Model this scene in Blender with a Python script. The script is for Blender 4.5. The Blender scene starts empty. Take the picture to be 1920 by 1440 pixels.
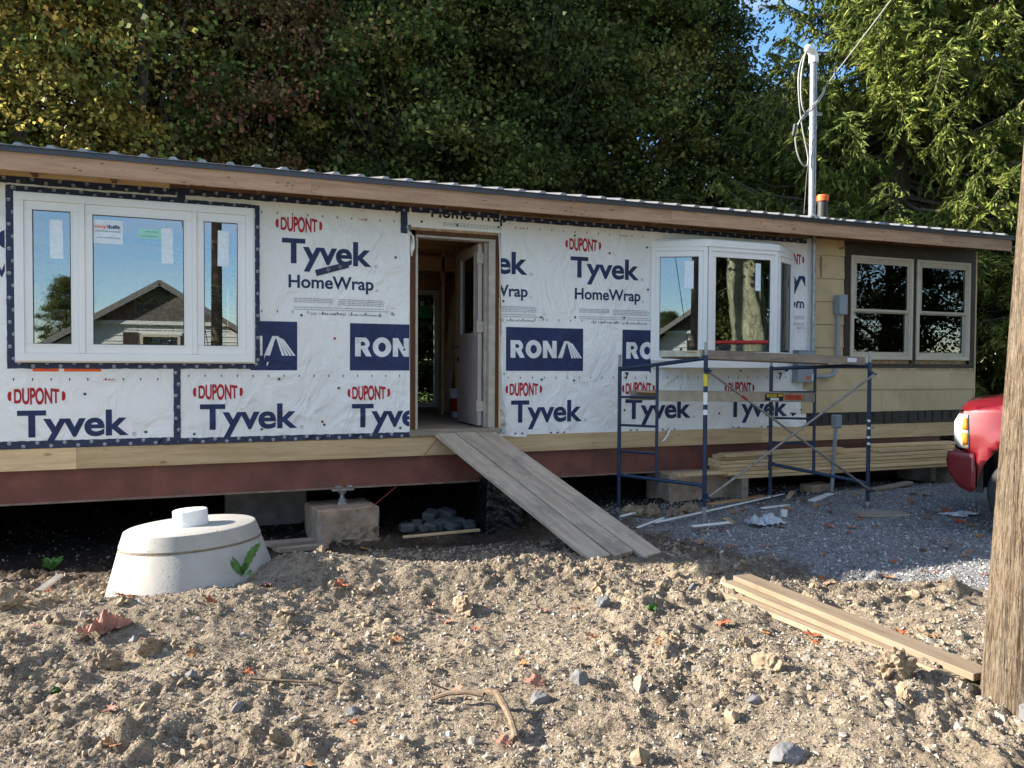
import bpy, bmesh, math, random
import numpy as np
from mathutils import Vector, Matrix, Euler

# ------------------------------------------------------------------ camera, sky, sun, exposure
SC = bpy.context.scene
COL = SC.collection
R = math.radians
EYE = Vector((0.0, -7.9, 1.6))
def _camera():
    y, p, r = R(21.25), R(1.4), R(0.3)
    fw = Vector((math.sin(y)*math.cos(p), math.cos(y)*math.cos(p), -math.sin(p)))
    rt0 = Vector((math.cos(y), -math.sin(y), 0)); up0 = rt0.cross(fw)
    rt = rt0*math.cos(r) + up0*math.sin(r); up = up0*math.cos(r) - rt0*math.sin(r)
    cd = bpy.data.cameras.new('camera'); co = bpy.data.objects.new('camera', cd); COL.objects.link(co)
    m = Matrix((rt, up, -fw)).transposed().to_4x4(); m.translation = EYE
    co.matrix_world = m
    cd.sensor_width = 36; cd.lens = 36*1478/1920; cd.clip_start = .05; cd.clip_end = 3000
    SC.camera = co
_camera()
SUN_EL = R(25); SUN_TO = Vector((-.919*math.cos(SUN_EL), .395*math.cos(SUN_EL), math.sin(SUN_EL))).normalized()
w = bpy.data.worlds.new('World'); SC.world = w; w.use_nodes = True
nt = w.node_tree; bg = nt.nodes['Background']
sky = nt.nodes.new('ShaderNodeTexSky'); sky.sky_type = 'NISHITA'; sky.sun_disc = False
sky.sun_elevation = SUN_EL; sky.sun_rotation = math.atan2(SUN_TO.x, SUN_TO.y)
sky.altitude = 300; sky.air_density = 1.0; sky.dust_density = 0.0; sky.ozone_density = 3.0
hsv = nt.nodes.new('ShaderNodeHueSaturation'); hsv.inputs['Saturation'].default_value = 1.12; hsv.inputs['Value'].default_value = .95
nt.links.new(sky.outputs[0], hsv.inputs['Color']); # broken cloud with blue between, added overhead to whiten the facade's fill light
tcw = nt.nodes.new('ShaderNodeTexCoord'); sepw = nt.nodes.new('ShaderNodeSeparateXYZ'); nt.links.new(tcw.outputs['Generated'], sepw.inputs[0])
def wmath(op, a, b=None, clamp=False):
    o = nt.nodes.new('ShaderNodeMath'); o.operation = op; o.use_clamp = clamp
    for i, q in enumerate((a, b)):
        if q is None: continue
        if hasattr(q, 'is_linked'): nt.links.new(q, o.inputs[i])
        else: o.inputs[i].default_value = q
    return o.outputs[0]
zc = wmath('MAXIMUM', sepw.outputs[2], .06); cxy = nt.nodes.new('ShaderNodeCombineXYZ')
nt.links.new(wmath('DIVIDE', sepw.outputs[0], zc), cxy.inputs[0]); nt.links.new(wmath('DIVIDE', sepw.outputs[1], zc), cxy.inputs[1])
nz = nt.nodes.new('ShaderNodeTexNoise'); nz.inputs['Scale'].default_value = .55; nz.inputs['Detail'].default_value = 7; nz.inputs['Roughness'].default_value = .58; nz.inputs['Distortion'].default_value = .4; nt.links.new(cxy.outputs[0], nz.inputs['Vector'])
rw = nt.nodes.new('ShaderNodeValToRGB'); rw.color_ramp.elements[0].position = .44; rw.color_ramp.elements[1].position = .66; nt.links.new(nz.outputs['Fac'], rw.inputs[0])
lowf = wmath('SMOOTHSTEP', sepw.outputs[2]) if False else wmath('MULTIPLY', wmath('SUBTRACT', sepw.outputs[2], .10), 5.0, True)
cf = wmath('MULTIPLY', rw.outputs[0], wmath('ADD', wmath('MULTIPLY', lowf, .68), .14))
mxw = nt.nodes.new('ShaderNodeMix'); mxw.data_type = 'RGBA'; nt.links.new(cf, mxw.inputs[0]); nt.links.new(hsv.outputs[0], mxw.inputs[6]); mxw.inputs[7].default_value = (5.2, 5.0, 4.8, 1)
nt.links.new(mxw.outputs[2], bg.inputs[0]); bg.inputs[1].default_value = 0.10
sl = bpy.data.lights.new('sun', 'SUN'); sl.energy = 5.0; sl.angle = R(0.5); sl.color = (1, .91, .78)
so = bpy.data.objects.new('sun', sl); COL.objects.link(so)
so.rotation_euler = (-SUN_TO).to_track_quat('-Z', 'Y').to_euler()
SC.view_settings.view_transform = 'Standard'; SC.view_settings.look = 'None'
SC.view_settings.gamma = 1; SC.view_settings.use_curve_mapping = False
SC.view_settings.exposure = 1.82
SC.render.engine = 'CYCLES'

random.seed(4); RNG = np.random.default_rng(4)
# ------------------------------------------------------------------ noise in numpy
def _hash(ix, iy, s):
    n = (ix.astype(np.int64)*374761393 + iy.astype(np.int64)*668265263 + s*1442695041) & 0x7fffffff
    n = ((n ^ (n >> 13))*1274126177) & 0x7fffffff
    return ((n ^ (n >> 16)) & 0xffff)/65535.0
def vnoise(x, y, s=0):
    x = np.asarray(x, float); y = np.asarray(y, float)
    ix = np.floor(x); iy = np.floor(y); fx = x-ix; fy = y-iy
    fx = fx*fx*(3-2*fx); fy = fy*fy*(3-2*fy)
    a = _hash(ix, iy, s); b = _hash(ix+1, iy, s); c = _hash(ix, iy+1, s); d = _hash(ix+1, iy+1, s)
    return (a+(b-a)*fx+(c-a)*fy+(a-b-c+d)*fx*fy)*2-1
def fbm(x, y, s=0, o=4, g=.5):
    r = 0; a = 1
    for i in range(o):
        r = r + a*vnoise(np.asarray(x)*2**i+17.3*i, np.asarray(y)*2**i-9.1*i, s+i); a *= g
    return r
def smooth(a, b, x):
    t = np.clip((np.asarray(x, float)-a)/(b-a), 0, 1); return t*t*(3-2*t)

# ------------------------------------------------------------------ materials
class NT:
    def __init__(s, name):
        s.m = bpy.data.materials.new(name); s.m.use_nodes = True; s.t = s.m.node_tree
        s.b = s.t.nodes['Principled BSDF']
    def n(s, typ, **k):
        o = s.t.nodes.new('ShaderNode'+typ)
        for a, v in k.items():
            if a.startswith('_'): o.inputs[a[1:].replace('_', ' ')].default_value = v
            else: setattr(o, a, v)
        return o
    def l(s, a, b): s.t.links.new(a, b)
    def coord(s, scale=(1, 1, 1), kind='Object'):
        c = s.n('TexCoord'); mp = s.n('Mapping'); mp.inputs['Scale'].default_value = scale
        s.l(c.outputs[kind], mp.inputs[0]); return mp.outputs[0]
    def noise(s, vec, scale, detail=4, rough=.55, dist=0):
        o = s.n('TexNoise'); o.inputs['Scale'].default_value = scale; o.inputs['Detail'].default_value = detail
        o.inputs['Roughness'].default_value = rough; o.inputs['Distortion'].default_value = dist
        if vec: s.l(vec, o.inputs['Vector'])
        return o.outputs['Fac']
    def ramp(s, fac, stops):
        o = s.n('ValToRGB'); e = o.color_ramp.elements
        while len(e) < len(stops): e.new(.5)
        for el, (p, c) in zip(e, stops): el.position = p; el.color = (*c, 1) if len(c) == 3 else c
        s.l(fac, o.inputs[0]); return o.outputs[0]
    def mixc(s, f, a, b, mode='MIX'):
        o = s.n('Mix', data_type='RGBA', blend_type=mode)
        for sock, v in ((o.inputs[0], f), (o.inputs[6], a), (o.inputs[7], b)):
            if hasattr(v, 'is_linked'): s.l(v, sock)
            else: sock.default_value = v if isinstance(v, (int, float)) else ((*v, 1) if len(v) == 3 else v)
        return o.outputs[2]
    def bump(s, h, strength=.5, dist=.01, prev=None):
        o = s.n('Bump'); o.inputs['Strength'].default_value = strength; o.inputs['Distance'].default_value = dist
        s.l(h, o.inputs['Height'])
        if prev: s.l(prev, o.inputs['Normal'])
        return o.outputs[0]
    def set(s, **k):
        for a, v in k.items():
            sock = s.b.inputs[{'color': 'Base Color', 'rough': 'Roughness', 'metal': 'Metallic', 'normal': 'Normal', 'spec': 'Specular IOR Level', 'coat': 'Coat Weight'}.get(a, a)]
            if hasattr(v, 'is_linked'): s.l(v, sock)
            else: sock.default_value = v if isinstance(v, (int, float)) else (*v, 1)
        return s
def plain(name, col, rough=.6, metal=0, var=.12, scale=6, bump=.15, bscale=60, dirt=None):
    k = NT(name); v = k.coord()
    n = k.noise(v, scale, 5)
    lo = tuple(max(0, c*(1-var*1.6)) for c in col); hi = tuple(min(1, c*(1+var)) for c in col)
    c = k.ramp(n, [(.3, lo), (.7, hi)])
    if dirt:
        n2 = k.noise(v, scale*2.3, 6, .65)
        f = k.ramp(n2, [(.5, (0, 0, 0)), (.7, (1, 1, 1))]); c = k.mixc(f, c, dirt)
    k.set(color=c, rough=rough, metal=metal, normal=k.bump(k.noise(v, bscale, 3), bump, .004))
    return k.m
def wood(name, lo, hi, axis='X', rough=.75, knot=(.16, .08, .04), dirt=None, grain=1.0, knots=.5, spots=False, bump=.3, thin='Y'):
    k = NT(name); s = {'X': (1, 14, 14), 'Y': (14, 1, 14), 'Z': (14, 14, 1)}[axis]
    inf = k.n('ObjectInfo'); c0 = k.n('TexCoord'); add = k.n('VectorMath', operation='ADD')
    k.l(c0.outputs['Object'], add.inputs[0])
    sc = k.n('VectorMath', operation='SCALE'); comb = k.n('CombineXYZ'); comb.inputs[0].default_value = 7; comb.inputs[1].default_value = 3; comb.inputs[2].default_value = 5
    k.l(comb.outputs[0], sc.inputs[0]); k.l(inf.outputs['Random'], sc.inputs['Scale']); k.l(sc.outputs[0], add.inputs[1])
    mp = k.n('Mapping'); mp.inputs['Scale'].default_value = s; k.l(add.outputs[0], mp.inputs[0]); v = mp.outputs[0]
    g = k.noise(v, 1.6*grain, 6, .62, .5)
    c = k.ramp(g, [(.40, tuple(x*.8 for x in lo)), (.5, tuple((a+b)/2 for a, b in zip(lo, hi))), (.60, hi)])
    g2 = k.noise(v, 9*grain, 3, .6)
    c = k.mixc(.35, c, k.ramp(g2, [(.35, tuple(x*.75 for x in lo)), (.65, hi)]))
    big = k.noise(add.outputs[0], 1.3, 3)
    c = k.mixc(.45, c, k.mixc(big, tuple(x*.7 for x in lo), tuple(min(1, x*1.1) for x in hi)))
    if knots:
        mp2 = k.n('Mapping'); mp2.inputs['Scale'].default_value = tuple(0 if 'XYZ'[q] == thin else (8 if x > 1 else 3.4) for q, x in enumerate(s)); k.l(add.outputs[0], mp2.inputs[0])
        vo = k.n('TexVoronoi'); vo.inputs['Scale'].default_value = 1.0; vo.inputs['Randomness'].default_value = 1; k.l(mp2.outputs[0], vo.inputs['Vector'])
        f = k.ramp(vo.outputs['Distance'], [(.06, (1, 1, 1)), (.15, (0, 0, 0))])
        f2 = k.n('Math', operation='MULTIPLY'); k.l(f, f2.inputs[0]); f2.inputs[1].default_value = knots
        c = k.mixc(f2.outputs[0], c, knot)
    if spots:
        mp3 = k.n('Mapping'); mp3.inputs['Scale'].default_value = (11, 0, 30); k.l(add.outputs[0], mp3.inputs[0])
        vo = k.n('TexVoronoi'); vo.inputs['Scale'].default_value = 1.0; k.l(mp3.outputs[0], vo.inputs['Vector'])
        f = k.ramp(vo.outputs['Distance'], [(.10, (1, 1, 1)), (.20, (0, 0, 0))])
        msk = k.ramp(k.noise(add.outputs[0], 1.6, 2), [(.46, (0, 0, 0)), (.54, (.9, .9, .9))])
        c = k.mixc(k.mixc(1.0, f, msk, 'MULTIPLY'), c, (.04, .02, .015))
    if dirt:
        f = k.ramp(k.noise(add.outputs[0], 2.6, 7, .7), [(.48, (0, 0, 0)), (.68, (.85, .85, .85))]); c = k.mixc(f, c, dirt)
    hs = k.n('HueSaturation'); mr = k.n('MapRange'); k.l(inf.outputs['Random'], mr.inputs[0]); mr.inputs[3].default_value = .82; mr.inputs[4].default_value = 1.14; k.l(mr.outputs[0], hs.inputs['Value']); k.l(c, hs.inputs['Color']); c = hs.outputs[0]
    k.set(color=c, rough=rough, normal=k.bump(g2, bump, .004), spec=.25)
    return k.m
def glass_mat(name, fac=.35, tint=(.75, .82, .85)):
    k = NT(name); t = k.t; t.nodes.remove(k.b)
    out = t.nodes['Material Output']; g = k.n('BsdfGlossy'); g.inputs['Roughness'].default_value = 0.0; g.inputs['Color'].default_value = (.92, .96, 1, 1)
    tr = k.n('BsdfTransparent'); tr.inputs['Color'].default_value = (*tint, 1)
    fr = k.n('Fresnel'); fr.inputs['IOR'].default_value = 1.5
    ma = k.n('Math', operation='MULTIPLY_ADD'); k.l(fr.outputs[0], ma.inputs[0]); ma.inputs[1].default_value = 1.0; ma.inputs[2].default_value = fac; ma.use_clamp = True
    mx = k.n('MixShader'); k.l(ma.outputs[0], mx.inputs[0]); k.l(tr.outputs[0], mx.inputs[1]); k.l(g.outputs[0], mx.inputs[2]); k.l(mx.outputs[0], out.inputs[0])
    return k.m

M = {}
M['rim'] = wood('rim_lumber', (.55, .37, .19), (.76, .56, .33), knots=.55, spots=False)
M['fascia'] = wood('weathered_fascia', (.34, .20, .125), (.58, .385, .255), knots=.7, spots=True)
M['newlumber'] = wood('new_lumber', (.56, .38, .19), (.78, .58, .34), knots=.4)
M['oldlumber'] = wood('grey_lumber', (.20, .165, .125), (.38, .325, .26), knots=.35, dirt=(.15, .13, .11))
M['ramp'] = wood('ramp_plank', (.34, .265, .19), (.57, .465, .355), 'X', knots=.4, dirt=(.22, .185, .15), thin='Z')
M['weatheredlumber'] = wood('weathered_lumber', (.165, .12, .078), (.31, .24, .165), knots=.5, dirt=(.24, .19, .14), thin='Z')  # own colour of the weathered loose boards
M['stud'] = wood('stud_wood', (.44, .23, .10), (.68, .42, .22), 'Z')
M['rafter'] = wood('rafter_wood', (.44, .23, .10), (.68, .42, .22), 'X')
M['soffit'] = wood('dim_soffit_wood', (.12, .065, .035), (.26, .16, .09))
M['redjamb'] = wood('door_buck_wood', (.07, .028, .014), (.15, .065, .03), 'Z')
M['floorwood'] = wood('floor_wood', (.25, .20, .15), (.42, .35, .27), 'X', dirt=(.45, .40, .33), thin='Z')
M['osb'] = plain('sheathing', (.52, .34, .18), .8, var=.3, scale=20)
M['vinyl'] = plain('white_vinyl', (.80, .80, .79), .35, var=.025, scale=2, bump=.03)
M['almond'] = plain('almond_frame', (.55, .48, .37), .5, var=.06, scale=5, bump=.08, dirt=(.45, .40, .32))
M['siding'] = plain('tan_siding', (.55, .42, .24), .6, var=.08, scale=1.7, bump=.25, bscale=35, dirt=(.44, .33, .18))
M['brown'] = plain('brown_trim', (.035, .022, .017), .6, var=.2, bump=.1)
M['spacer'] = plain('black_spacer', (.015, .015, .018), .4, var=.05, bump=0)
M['trimmetal'] = plain('charcoal_trim', (.055, .055, .065), .35, metal=.3, var=.1, bump=.02)
M['roof'] = plain('grey_steel_roof', (.27, .27, .28), .38, metal=.5, var=.12, bump=.02)
M['glass'] = glass_mat('window_glass', .14)
M['glassdark'] = glass_mat('dim_window_glass', .045, (.8, .83, .8))
M['glassclear'] = glass_mat('clear_glass', .03, (.9, .93, .9))
M['white_paper'] = plain('label_paper', (.74, .84, .92), .6, var=.08, scale=30, bump=0)
M['paperwhite'] = plain('white_sticker', (.72, .76, .80), .6, var=.05, scale=30, bump=0)
M['mint'] = plain('mint_note', (.35, .72, .62), .6, var=.03, bump=0)
M['navy'] = plain('navy_ink', (.010, .018, .065), .5, var=.15, scale=4, bump=.05)
M['blackink'] = plain('dark_ink', (.012, .012, .02), .6, var=.1, bump=0)
M['red'] = plain('red_ink', (.38, .012, .022), .55, var=.12, scale=9, bump=.05)
M['orange_ink'] = plain('orange_ink', (.75, .10, .02), .5, var=.05, bump=0)
M['grey_ink'] = plain('faint_grey_ink', (.38, .39, .43), .6, var=.1, bump=0)
M['green'] = plain('green_cap', (.01, .10, .05), .4, var=.05, bump=0)
M['redcap'] = plain('red_cap', (.35, .02, .02), .4, var=.05, bump=0)
M['whiteprint'] = plain('white_tape_print', (.66, .68, .72), .5, var=.05, bump=0)
M['scaff'] = plain('blue_scaffold_paint', (.010, .030, .078), .42, metal=.1, var=.25, scale=14, bump=.1, dirt=(.02, .035, .07))
M['galv'] = plain('galvanised_steel', (.34, .35, .36), .42, metal=.7, var=.18, scale=25, bump=.08)
M['brace'] = plain('dull_brace_steel', (.27, .26, .24), .5, metal=.5, var=.2, scale=20)
M['alu'] = plain('aluminium', (.40, .375, .33), .42, metal=.6, var=.12, scale=12, bump=.05)
M['beam'] = plain('oxide_red_steel', (.19, .066, .048), .55, metal=.1, var=.22, scale=3.5, bump=.25, bscale=25, dirt=(.14, .053, .04))
M['rustedge'] = plain('worn_flange_edge', (.24, .16, .12), .6, var=.25, scale=12)
M['utilgrey'] = plain('utility_grey', (.24, .28, .32), .5, var=.05, scale=3, bump=.05)
M['concrete'] = plain('pale_concrete', (.36, .35, .325), .8, var=.09, scale=5, bump=.3, bscale=70, dirt=(.38, .35, .30))
M['concdark'] = plain('grey_block_concrete', (.22, .20, .185), .9, var=.2, scale=7, bump=.5, bscale=40)
M['conctan'] = plain('tan_block_concrete', (.36, .25, .17), .9, var=.22, scale=7, bump=.6, bscale=40, dirt=(.36, .33, .29))
M['pvc'] = plain('white_pvc', (.80, .81, .80), .35, var=.02, bump=.02)
M['plastic_black'] = NT('black_plastic_film').set(color=(.006, .006, .008), rough=.34).m
M['rubber'] = plain('tyre_rubber', (.022, .022, .024), .8, var=.2)
M['blackplastic'] = plain('black_trim_plastic', (.018, .018, .02), .6, var=.1)
M['carred'] = NT('red_car_paint').set(color=(.15, .003, .008), rough=.42, metal=.15, coat=.5).m
M['rim_alloy'] = plain('alloy_rim', (.58, .58, .58), .3, metal=.85, var=.04, bump=0)
M['chrome'] = plain('chrome', (.7, .7, .7), .12, metal=1, var=.02, bump=0)
M['lampclear'] = plain('headlight_lens', (.42, .43, .40), .15, var=.15, scale=20, bump=.3)
M['amber'] = plain('amber_lens', (.75, .24, .02), .2, var=.1, bump=.1)
M['orangecap'] = plain('orange_cap', (.72, .13, .02), .5, var=.05, bump=0)
M['doorpaint'] = plain('taupe_door_paint', (.40, .34, .31), .5, var=.08, scale=4, bump=.05)
M['doorcream'] = plain('cream_jamb_paint', (.42, .37, .31), .55, var=.15, scale=9, bump=.1)
M['card'] = plain('brown_cardboard', (.52, .38, .25), .85, var=.15)
M['bark'] = None
def bark(name, lo, hi, sx=9, sz=1.3, strength=1.0, dist=.02):
    k = NT(name); v = k.coord((sx, sx, sz)); n = k.noise(v, 2.2, 8, .7, .6)
    c = k.ramp(n, [(.3, lo), (.7, hi)]); k.set(color=c, rough=.9, spec=.15, normal=k.bump(n, strength, dist)); return k.m
M['bark'] = bark('maple_bark', (.045, .038, .030), (.16, .145, .12))
M['barkspruce'] = bark('spruce_bark', (.06, .045, .035), (.20, .16, .125))
M['barkpale'] = bark('big_maple_bark', (.08, .08, .045), (.36, .35, .23), 4, 2.2, 1, .05)
def pole_mat():
    k = NT('weathered_pole_wood'); v = k.coord((40, 40, .8)); n = k.noise(v, 1.6, 9, .68, .2)
    c = k.ramp(n, [(.36, (.035, .021, .013)), (.44, (.12, .078, .046)), (.54, (.18, .14, .10)), (.66, (.25, .205, .155))])
    v2 = k.coord((90, 90, 1.6)); n2 = k.noise(v2, 2, 4, .7)
    c = k.mixc(.5, c, k.ramp(n2, [(.45, (.02, .015, .011)), (.53, (.225, .18, .13))]))
    v3 = k.coord((1, 1, .6)); c = k.mixc(k.ramp(k.noise(v3, 2.2, 3), [(.5, (0, 0, 0)), (.75, (.5, .5, .5))]), c, (.25, .16, .09))
    b = k.bump(n2, .8, .006, k.bump(n, 1.0, .02)); k.set(color=c, rough=.9, spec=.15, normal=b); return k.m
M['pole'] = pole_mat()
def wrap_mat():
    k = NT('white_house_wrap'); v = k.coord()
    big = k.noise(v, .9, 4); c = k.ramp(big, [(.35, (.80, .80, .795)), (.65, (.86, .86, .85))])
    st = k.ramp(k.noise(k.coord((1.2, 1, 3)), 1.1, 5, .6), [(.55, (0, 0, 0)), (.75, (.5, .5, .5))]); c = k.mixc(st, c, (.66, .63, .57))
    k.set(color=c, rough=.62, spec=.3, normal=wrap_bump(k)); return k.m
def wrap_bump(k):
    r1 = k.n('Math', operation='ABSOLUTE'); s1 = k.n('Math', operation='SUBTRACT'); k.l(k.noise(k.coord((1.1, 1, .75)), 2.1, 3, .5, 1.6), s1.inputs[0]); s1.inputs[1].default_value = .5; k.l(s1.outputs[0], r1.inputs[0])
    b = k.bump(r1.outputs[0], .55, -.12)
    b = k.bump(k.noise(k.coord((1, 1, 1.2)), 6, 5, .6, 1.5), .4, .02, b)
    return k.bump(k.noise(k.coord(), 55, 3, .6), .2, .003, b)
M['wrap'] = wrap_mat()
for nm, col in (('p_navy', (.018, .030, .095)), ('p_red', (.40, .016, .028)), ('p_black', (.02, .018, .025)), ('p_white', (.70, .71, .73)), ('p_grey', (.36, .37, .41)), ('p_orange', (.78, .11, .02))):
    k = NT('wrap_print_'+nm); c = k.ramp(k.noise(k.coord(), 5, 5), [(.3, tuple(x*.85 for x in col)), (.7, tuple(min(1, x*1.25) for x in col))])
    k.set(color=c, rough=.55, spec=.3, normal=wrap_bump(k)); M[nm] = k.m
def tape_mat():
    k = NT('navy_seam_tape'); n = k.noise(k.coord(), 30, 5, .65, 1)
    k.set(color=k.ramp(n, [(.3, (.006, .011, .035)), (.75, (.018, .034, .11))]), rough=.34, normal=k.bump(n, .9, .012)); return k.m
M['tape'] = tape_mat()
def leaf_mat(name, cols, trans=.45):
    k = NT(name); a = k.n('Attribute', attribute_name='v'); t = k.t
    stops = [(i/(len(cols)-1), c) for i, c in enumerate(cols)]; c = k.ramp(a.outputs['Fac'], stops)
    a2 = k.n('Attribute', attribute_name='b'); hs = k.n('HueSaturation'); hs.inputs['Saturation'].default_value = .88; mr = k.n('MapRange'); k.l(a2.outputs['Fac'], mr.inputs[0]); mr.inputs[3].default_value = .45; mr.inputs[4].default_value = 2.1; k.l(mr.outputs[0], hs.inputs['Value']); k.l(c, hs.inputs['Color']); c = hs.outputs[0]  # random value per leaf, its brightest few painted as sun glints
    k.set(color=c, rough=.55, spec=.2)
    tl = k.n('BsdfTranslucent'); k.l(c, tl.inputs['Color']); mx = k.n('MixShader'); mx.inputs[0].default_value = trans
    k.l(k.b.outputs[0], mx.inputs[1]); k.l(tl.outputs[0], mx.inputs[2]); k.l(mx.outputs[0], t.nodes['Material Output'].inputs[0]); return k.m
M['leaf_green'] = leaf_mat('maple_leaves_green', [(0.056, 0.094, 0.017), (0.105, 0.153, 0.023), (0.172, 0.208, 0.031), (0.305, 0.254, 0.034), (0.323, 0.164, 0.046)])
M['leaf_yellow'] = leaf_mat('maple_leaves_yellow', [(0.086, 0.107, 0.016), (0.224, 0.205, 0.026), (0.446, 0.346, 0.04), (0.651, 0.444, 0.046), (0.515, 0.214, 0.052)], .5)
M['leaf_rust'] = leaf_mat('maple_leaves_rust', [(0.072, 0.084, 0.017), (0.124, 0.121, 0.026), (0.194, 0.129, 0.041), (0.354, 0.136, 0.06), (0.494, 0.136, 0.067)], .45)
M['leaf_dark'] = leaf_mat('deep_green_leaves', [(0.035, 0.062, 0.012), (0.058, 0.09, 0.018), (0.091, 0.121, 0.02), (0.131, 0.147, 0.025), (0.213, 0.163, 0.035)])
M['leaf_grey'] = leaf_mat('silvery_leaves', [(0.052, 0.073, 0.034), (0.094, 0.125, 0.058), (0.135, 0.177, 0.077), (0.187, 0.208, 0.086), (0.25, 0.25, 0.115)])
M['needle'] = leaf_mat('spruce_needles', [(0.055, 0.092, 0.019), (0.113, 0.161, 0.028), (0.187, 0.238, 0.033), (0.275, 0.315, 0.047), (0.376, 0.392, 0.073)], .35)
def ground_mat():
    k = NT('site_soil'); z = k.n('Attribute', attribute_name='zone'); sep = k.n('SeparateColor'); k.l(z.outputs['Color'], sep.inputs[0])
    v = k.coord()
    fine = k.noise(v, 85, 4, .7); mid = k.noise(v, 16, 6, .65); big = k.noise(v, 1.6, 5, .6)
    dirt = k.ramp(mid, [(.40, (.095, .072, .049)), (.5, (.275, .22, .155)), (.60, (.43, .355, .26))])
    dirt = k.mixc(.45, dirt, k.ramp(big, [(.40, (.15, .112, .075)), (.60, (.41, .33, .23))]))
    dirt = k.mixc(.3, dirt, k.ramp(fine, [(.40, (.09, .07, .05)), (.60, (.46, .40, .32))]))
    brown = k.ramp(mid, [(.25, (.07, .048, .033)), (.5, (.15, .112, .08)), (.75, (.23, .18, .135))])  # darker soil tone for the ground inside the house's shadow
    dark = k.ramp(mid, [(.3, (.012, .010, .009)), (.7, (.045, .038, .032))])  # under-house shade put into a near-black soil tone
    vo = k.n('TexVoronoi'); vo.inputs['Scale'].default_value = 55; k.l(v, vo.inputs['Vector'])
    grav = k.ramp(vo.outputs['Color'], [(.1, (.13, .133, .14)), (.5, (.25, .253, .26)), (.9, (.42, .42, .42))])
    grav = k.mixc(.35, grav, k.ramp(k.noise(v, 3, 4), [(.35, (.12, .115, .11)), (.65, (.30, .31, .32))]))
    grass = k.ramp(mid, [(.3, (.05, .085, .02)), (.7, (.12, .16, .04))])
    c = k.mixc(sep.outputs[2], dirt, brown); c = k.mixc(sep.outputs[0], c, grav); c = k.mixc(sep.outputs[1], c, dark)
    z2 = k.n('Attribute', attribute_name='grass'); c = k.mixc(z2.outputs['Fac'], c, grass)
    b = k.bump(vo.outputs['Distance'], .5, .012, k.bump(fine, 1.0, .014, k.bump(mid, 1.0, .04)))
    k.set(color=c, rough=.95, spec=.12, normal=b); return k.m
M['ground'] = ground_mat()
def stone_mat(name, cols):
    k = NT(name); a = k.n('Attribute', attribute_name='v'); c = k.ramp(a.outputs['Fac'], [(i/(len(cols)-1), x) for i, x in enumerate(cols)])
    n = k.noise(k.coord(), 60, 4); c = k.mixc(.25, c, k.mixc(n, (.12, .11, .10), (.5, .48, .45)))
    k.set(color=c, rough=.9, spec=.2, normal=k.bump(n, .5, .004)); return k.m
M['pebbles'] = stone_mat('sandy_pebbles', [(.09, .07, .05), (.22, .175, .122), (.34, .28, .20), (.19, .18, .17), (.47, .42, .33)])
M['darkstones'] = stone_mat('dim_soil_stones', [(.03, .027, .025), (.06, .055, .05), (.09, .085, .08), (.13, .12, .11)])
M['gravel'] = stone_mat('blue_grey_gravel', [(.055, .057, .06), (.14, .143, .15), (.25, .252, .26), (.37, .37, .365), (.58, .58, .57)])
M['clod'] = plain('dried_clod_soil', (.26, .20, .132), .95, var=.25, scale=14, bump=1, bscale=45)
M['rockgrey'] = plain('grey_rock', (.15, .15, .155), .85, var=.2, scale=12, bump=.6, bscale=40)
M['rocktan'] = plain('tan_rock', (.23, .205, .165), .85, var=.2, scale=12, bump=.6, bscale=40)
M['paver'] = plain('paver_concrete', (.10, .10, .10), .9, var=.25, scale=12, bump=.5)
M['dryleaf'] = plain('dry_orange_leaf', (.36, .10, .035), .7, var=.35, scale=14, bump=.4, dirt=(.22, .06, .03))
M['dryleaf2'] = plain('dry_pink_leaf', (.33, .15, .105), .7, var=.3, scale=14, bump=.4)
M['dryleaf3'] = plain('dry_tan_leaf', (.38, .18, .06), .7, var=.3, scale=14, bump=.4)
M['plant'] = plain('weed_green', (.06, .17, .03), .5, var=.3, scale=20)
M['bagplastic'] = plain('clear_bag', (.42, .45, .50), .3, var=.2, scale=8, bump=.6)
M['shingle'] = plain('dark_shingle', (.13, .11, .095), .9, var=.3, scale=12)
M['whitesiding'] = plain('white_neighbour_siding', (.70, .70, .66), .6, var=.05)
M['root'] = bark('root_bark', (.10, .07, .045), (.26, .20, .14), 20, 20, .8, .005)
M['twine'] = plain('red_twine', (.25, .05, .03), .8)
M['cable'] = plain('grey_cable', (.30, .31, .30), .5)
M['cabledark'] = plain('dark_cable', (.03, .03, .03), .6)
M['bucket'] = plain('white_bucket_plastic', (.55, .57, .62), .4, var=.03, bump=0)
M['greentape'] = plain('green_sticker', (.02, .42, .12), .5, var=.05, bump=0)
M['yellowlabel'] = plain('yellow_label', (.75, .55, .03), .5, var=.08, bump=0)

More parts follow.
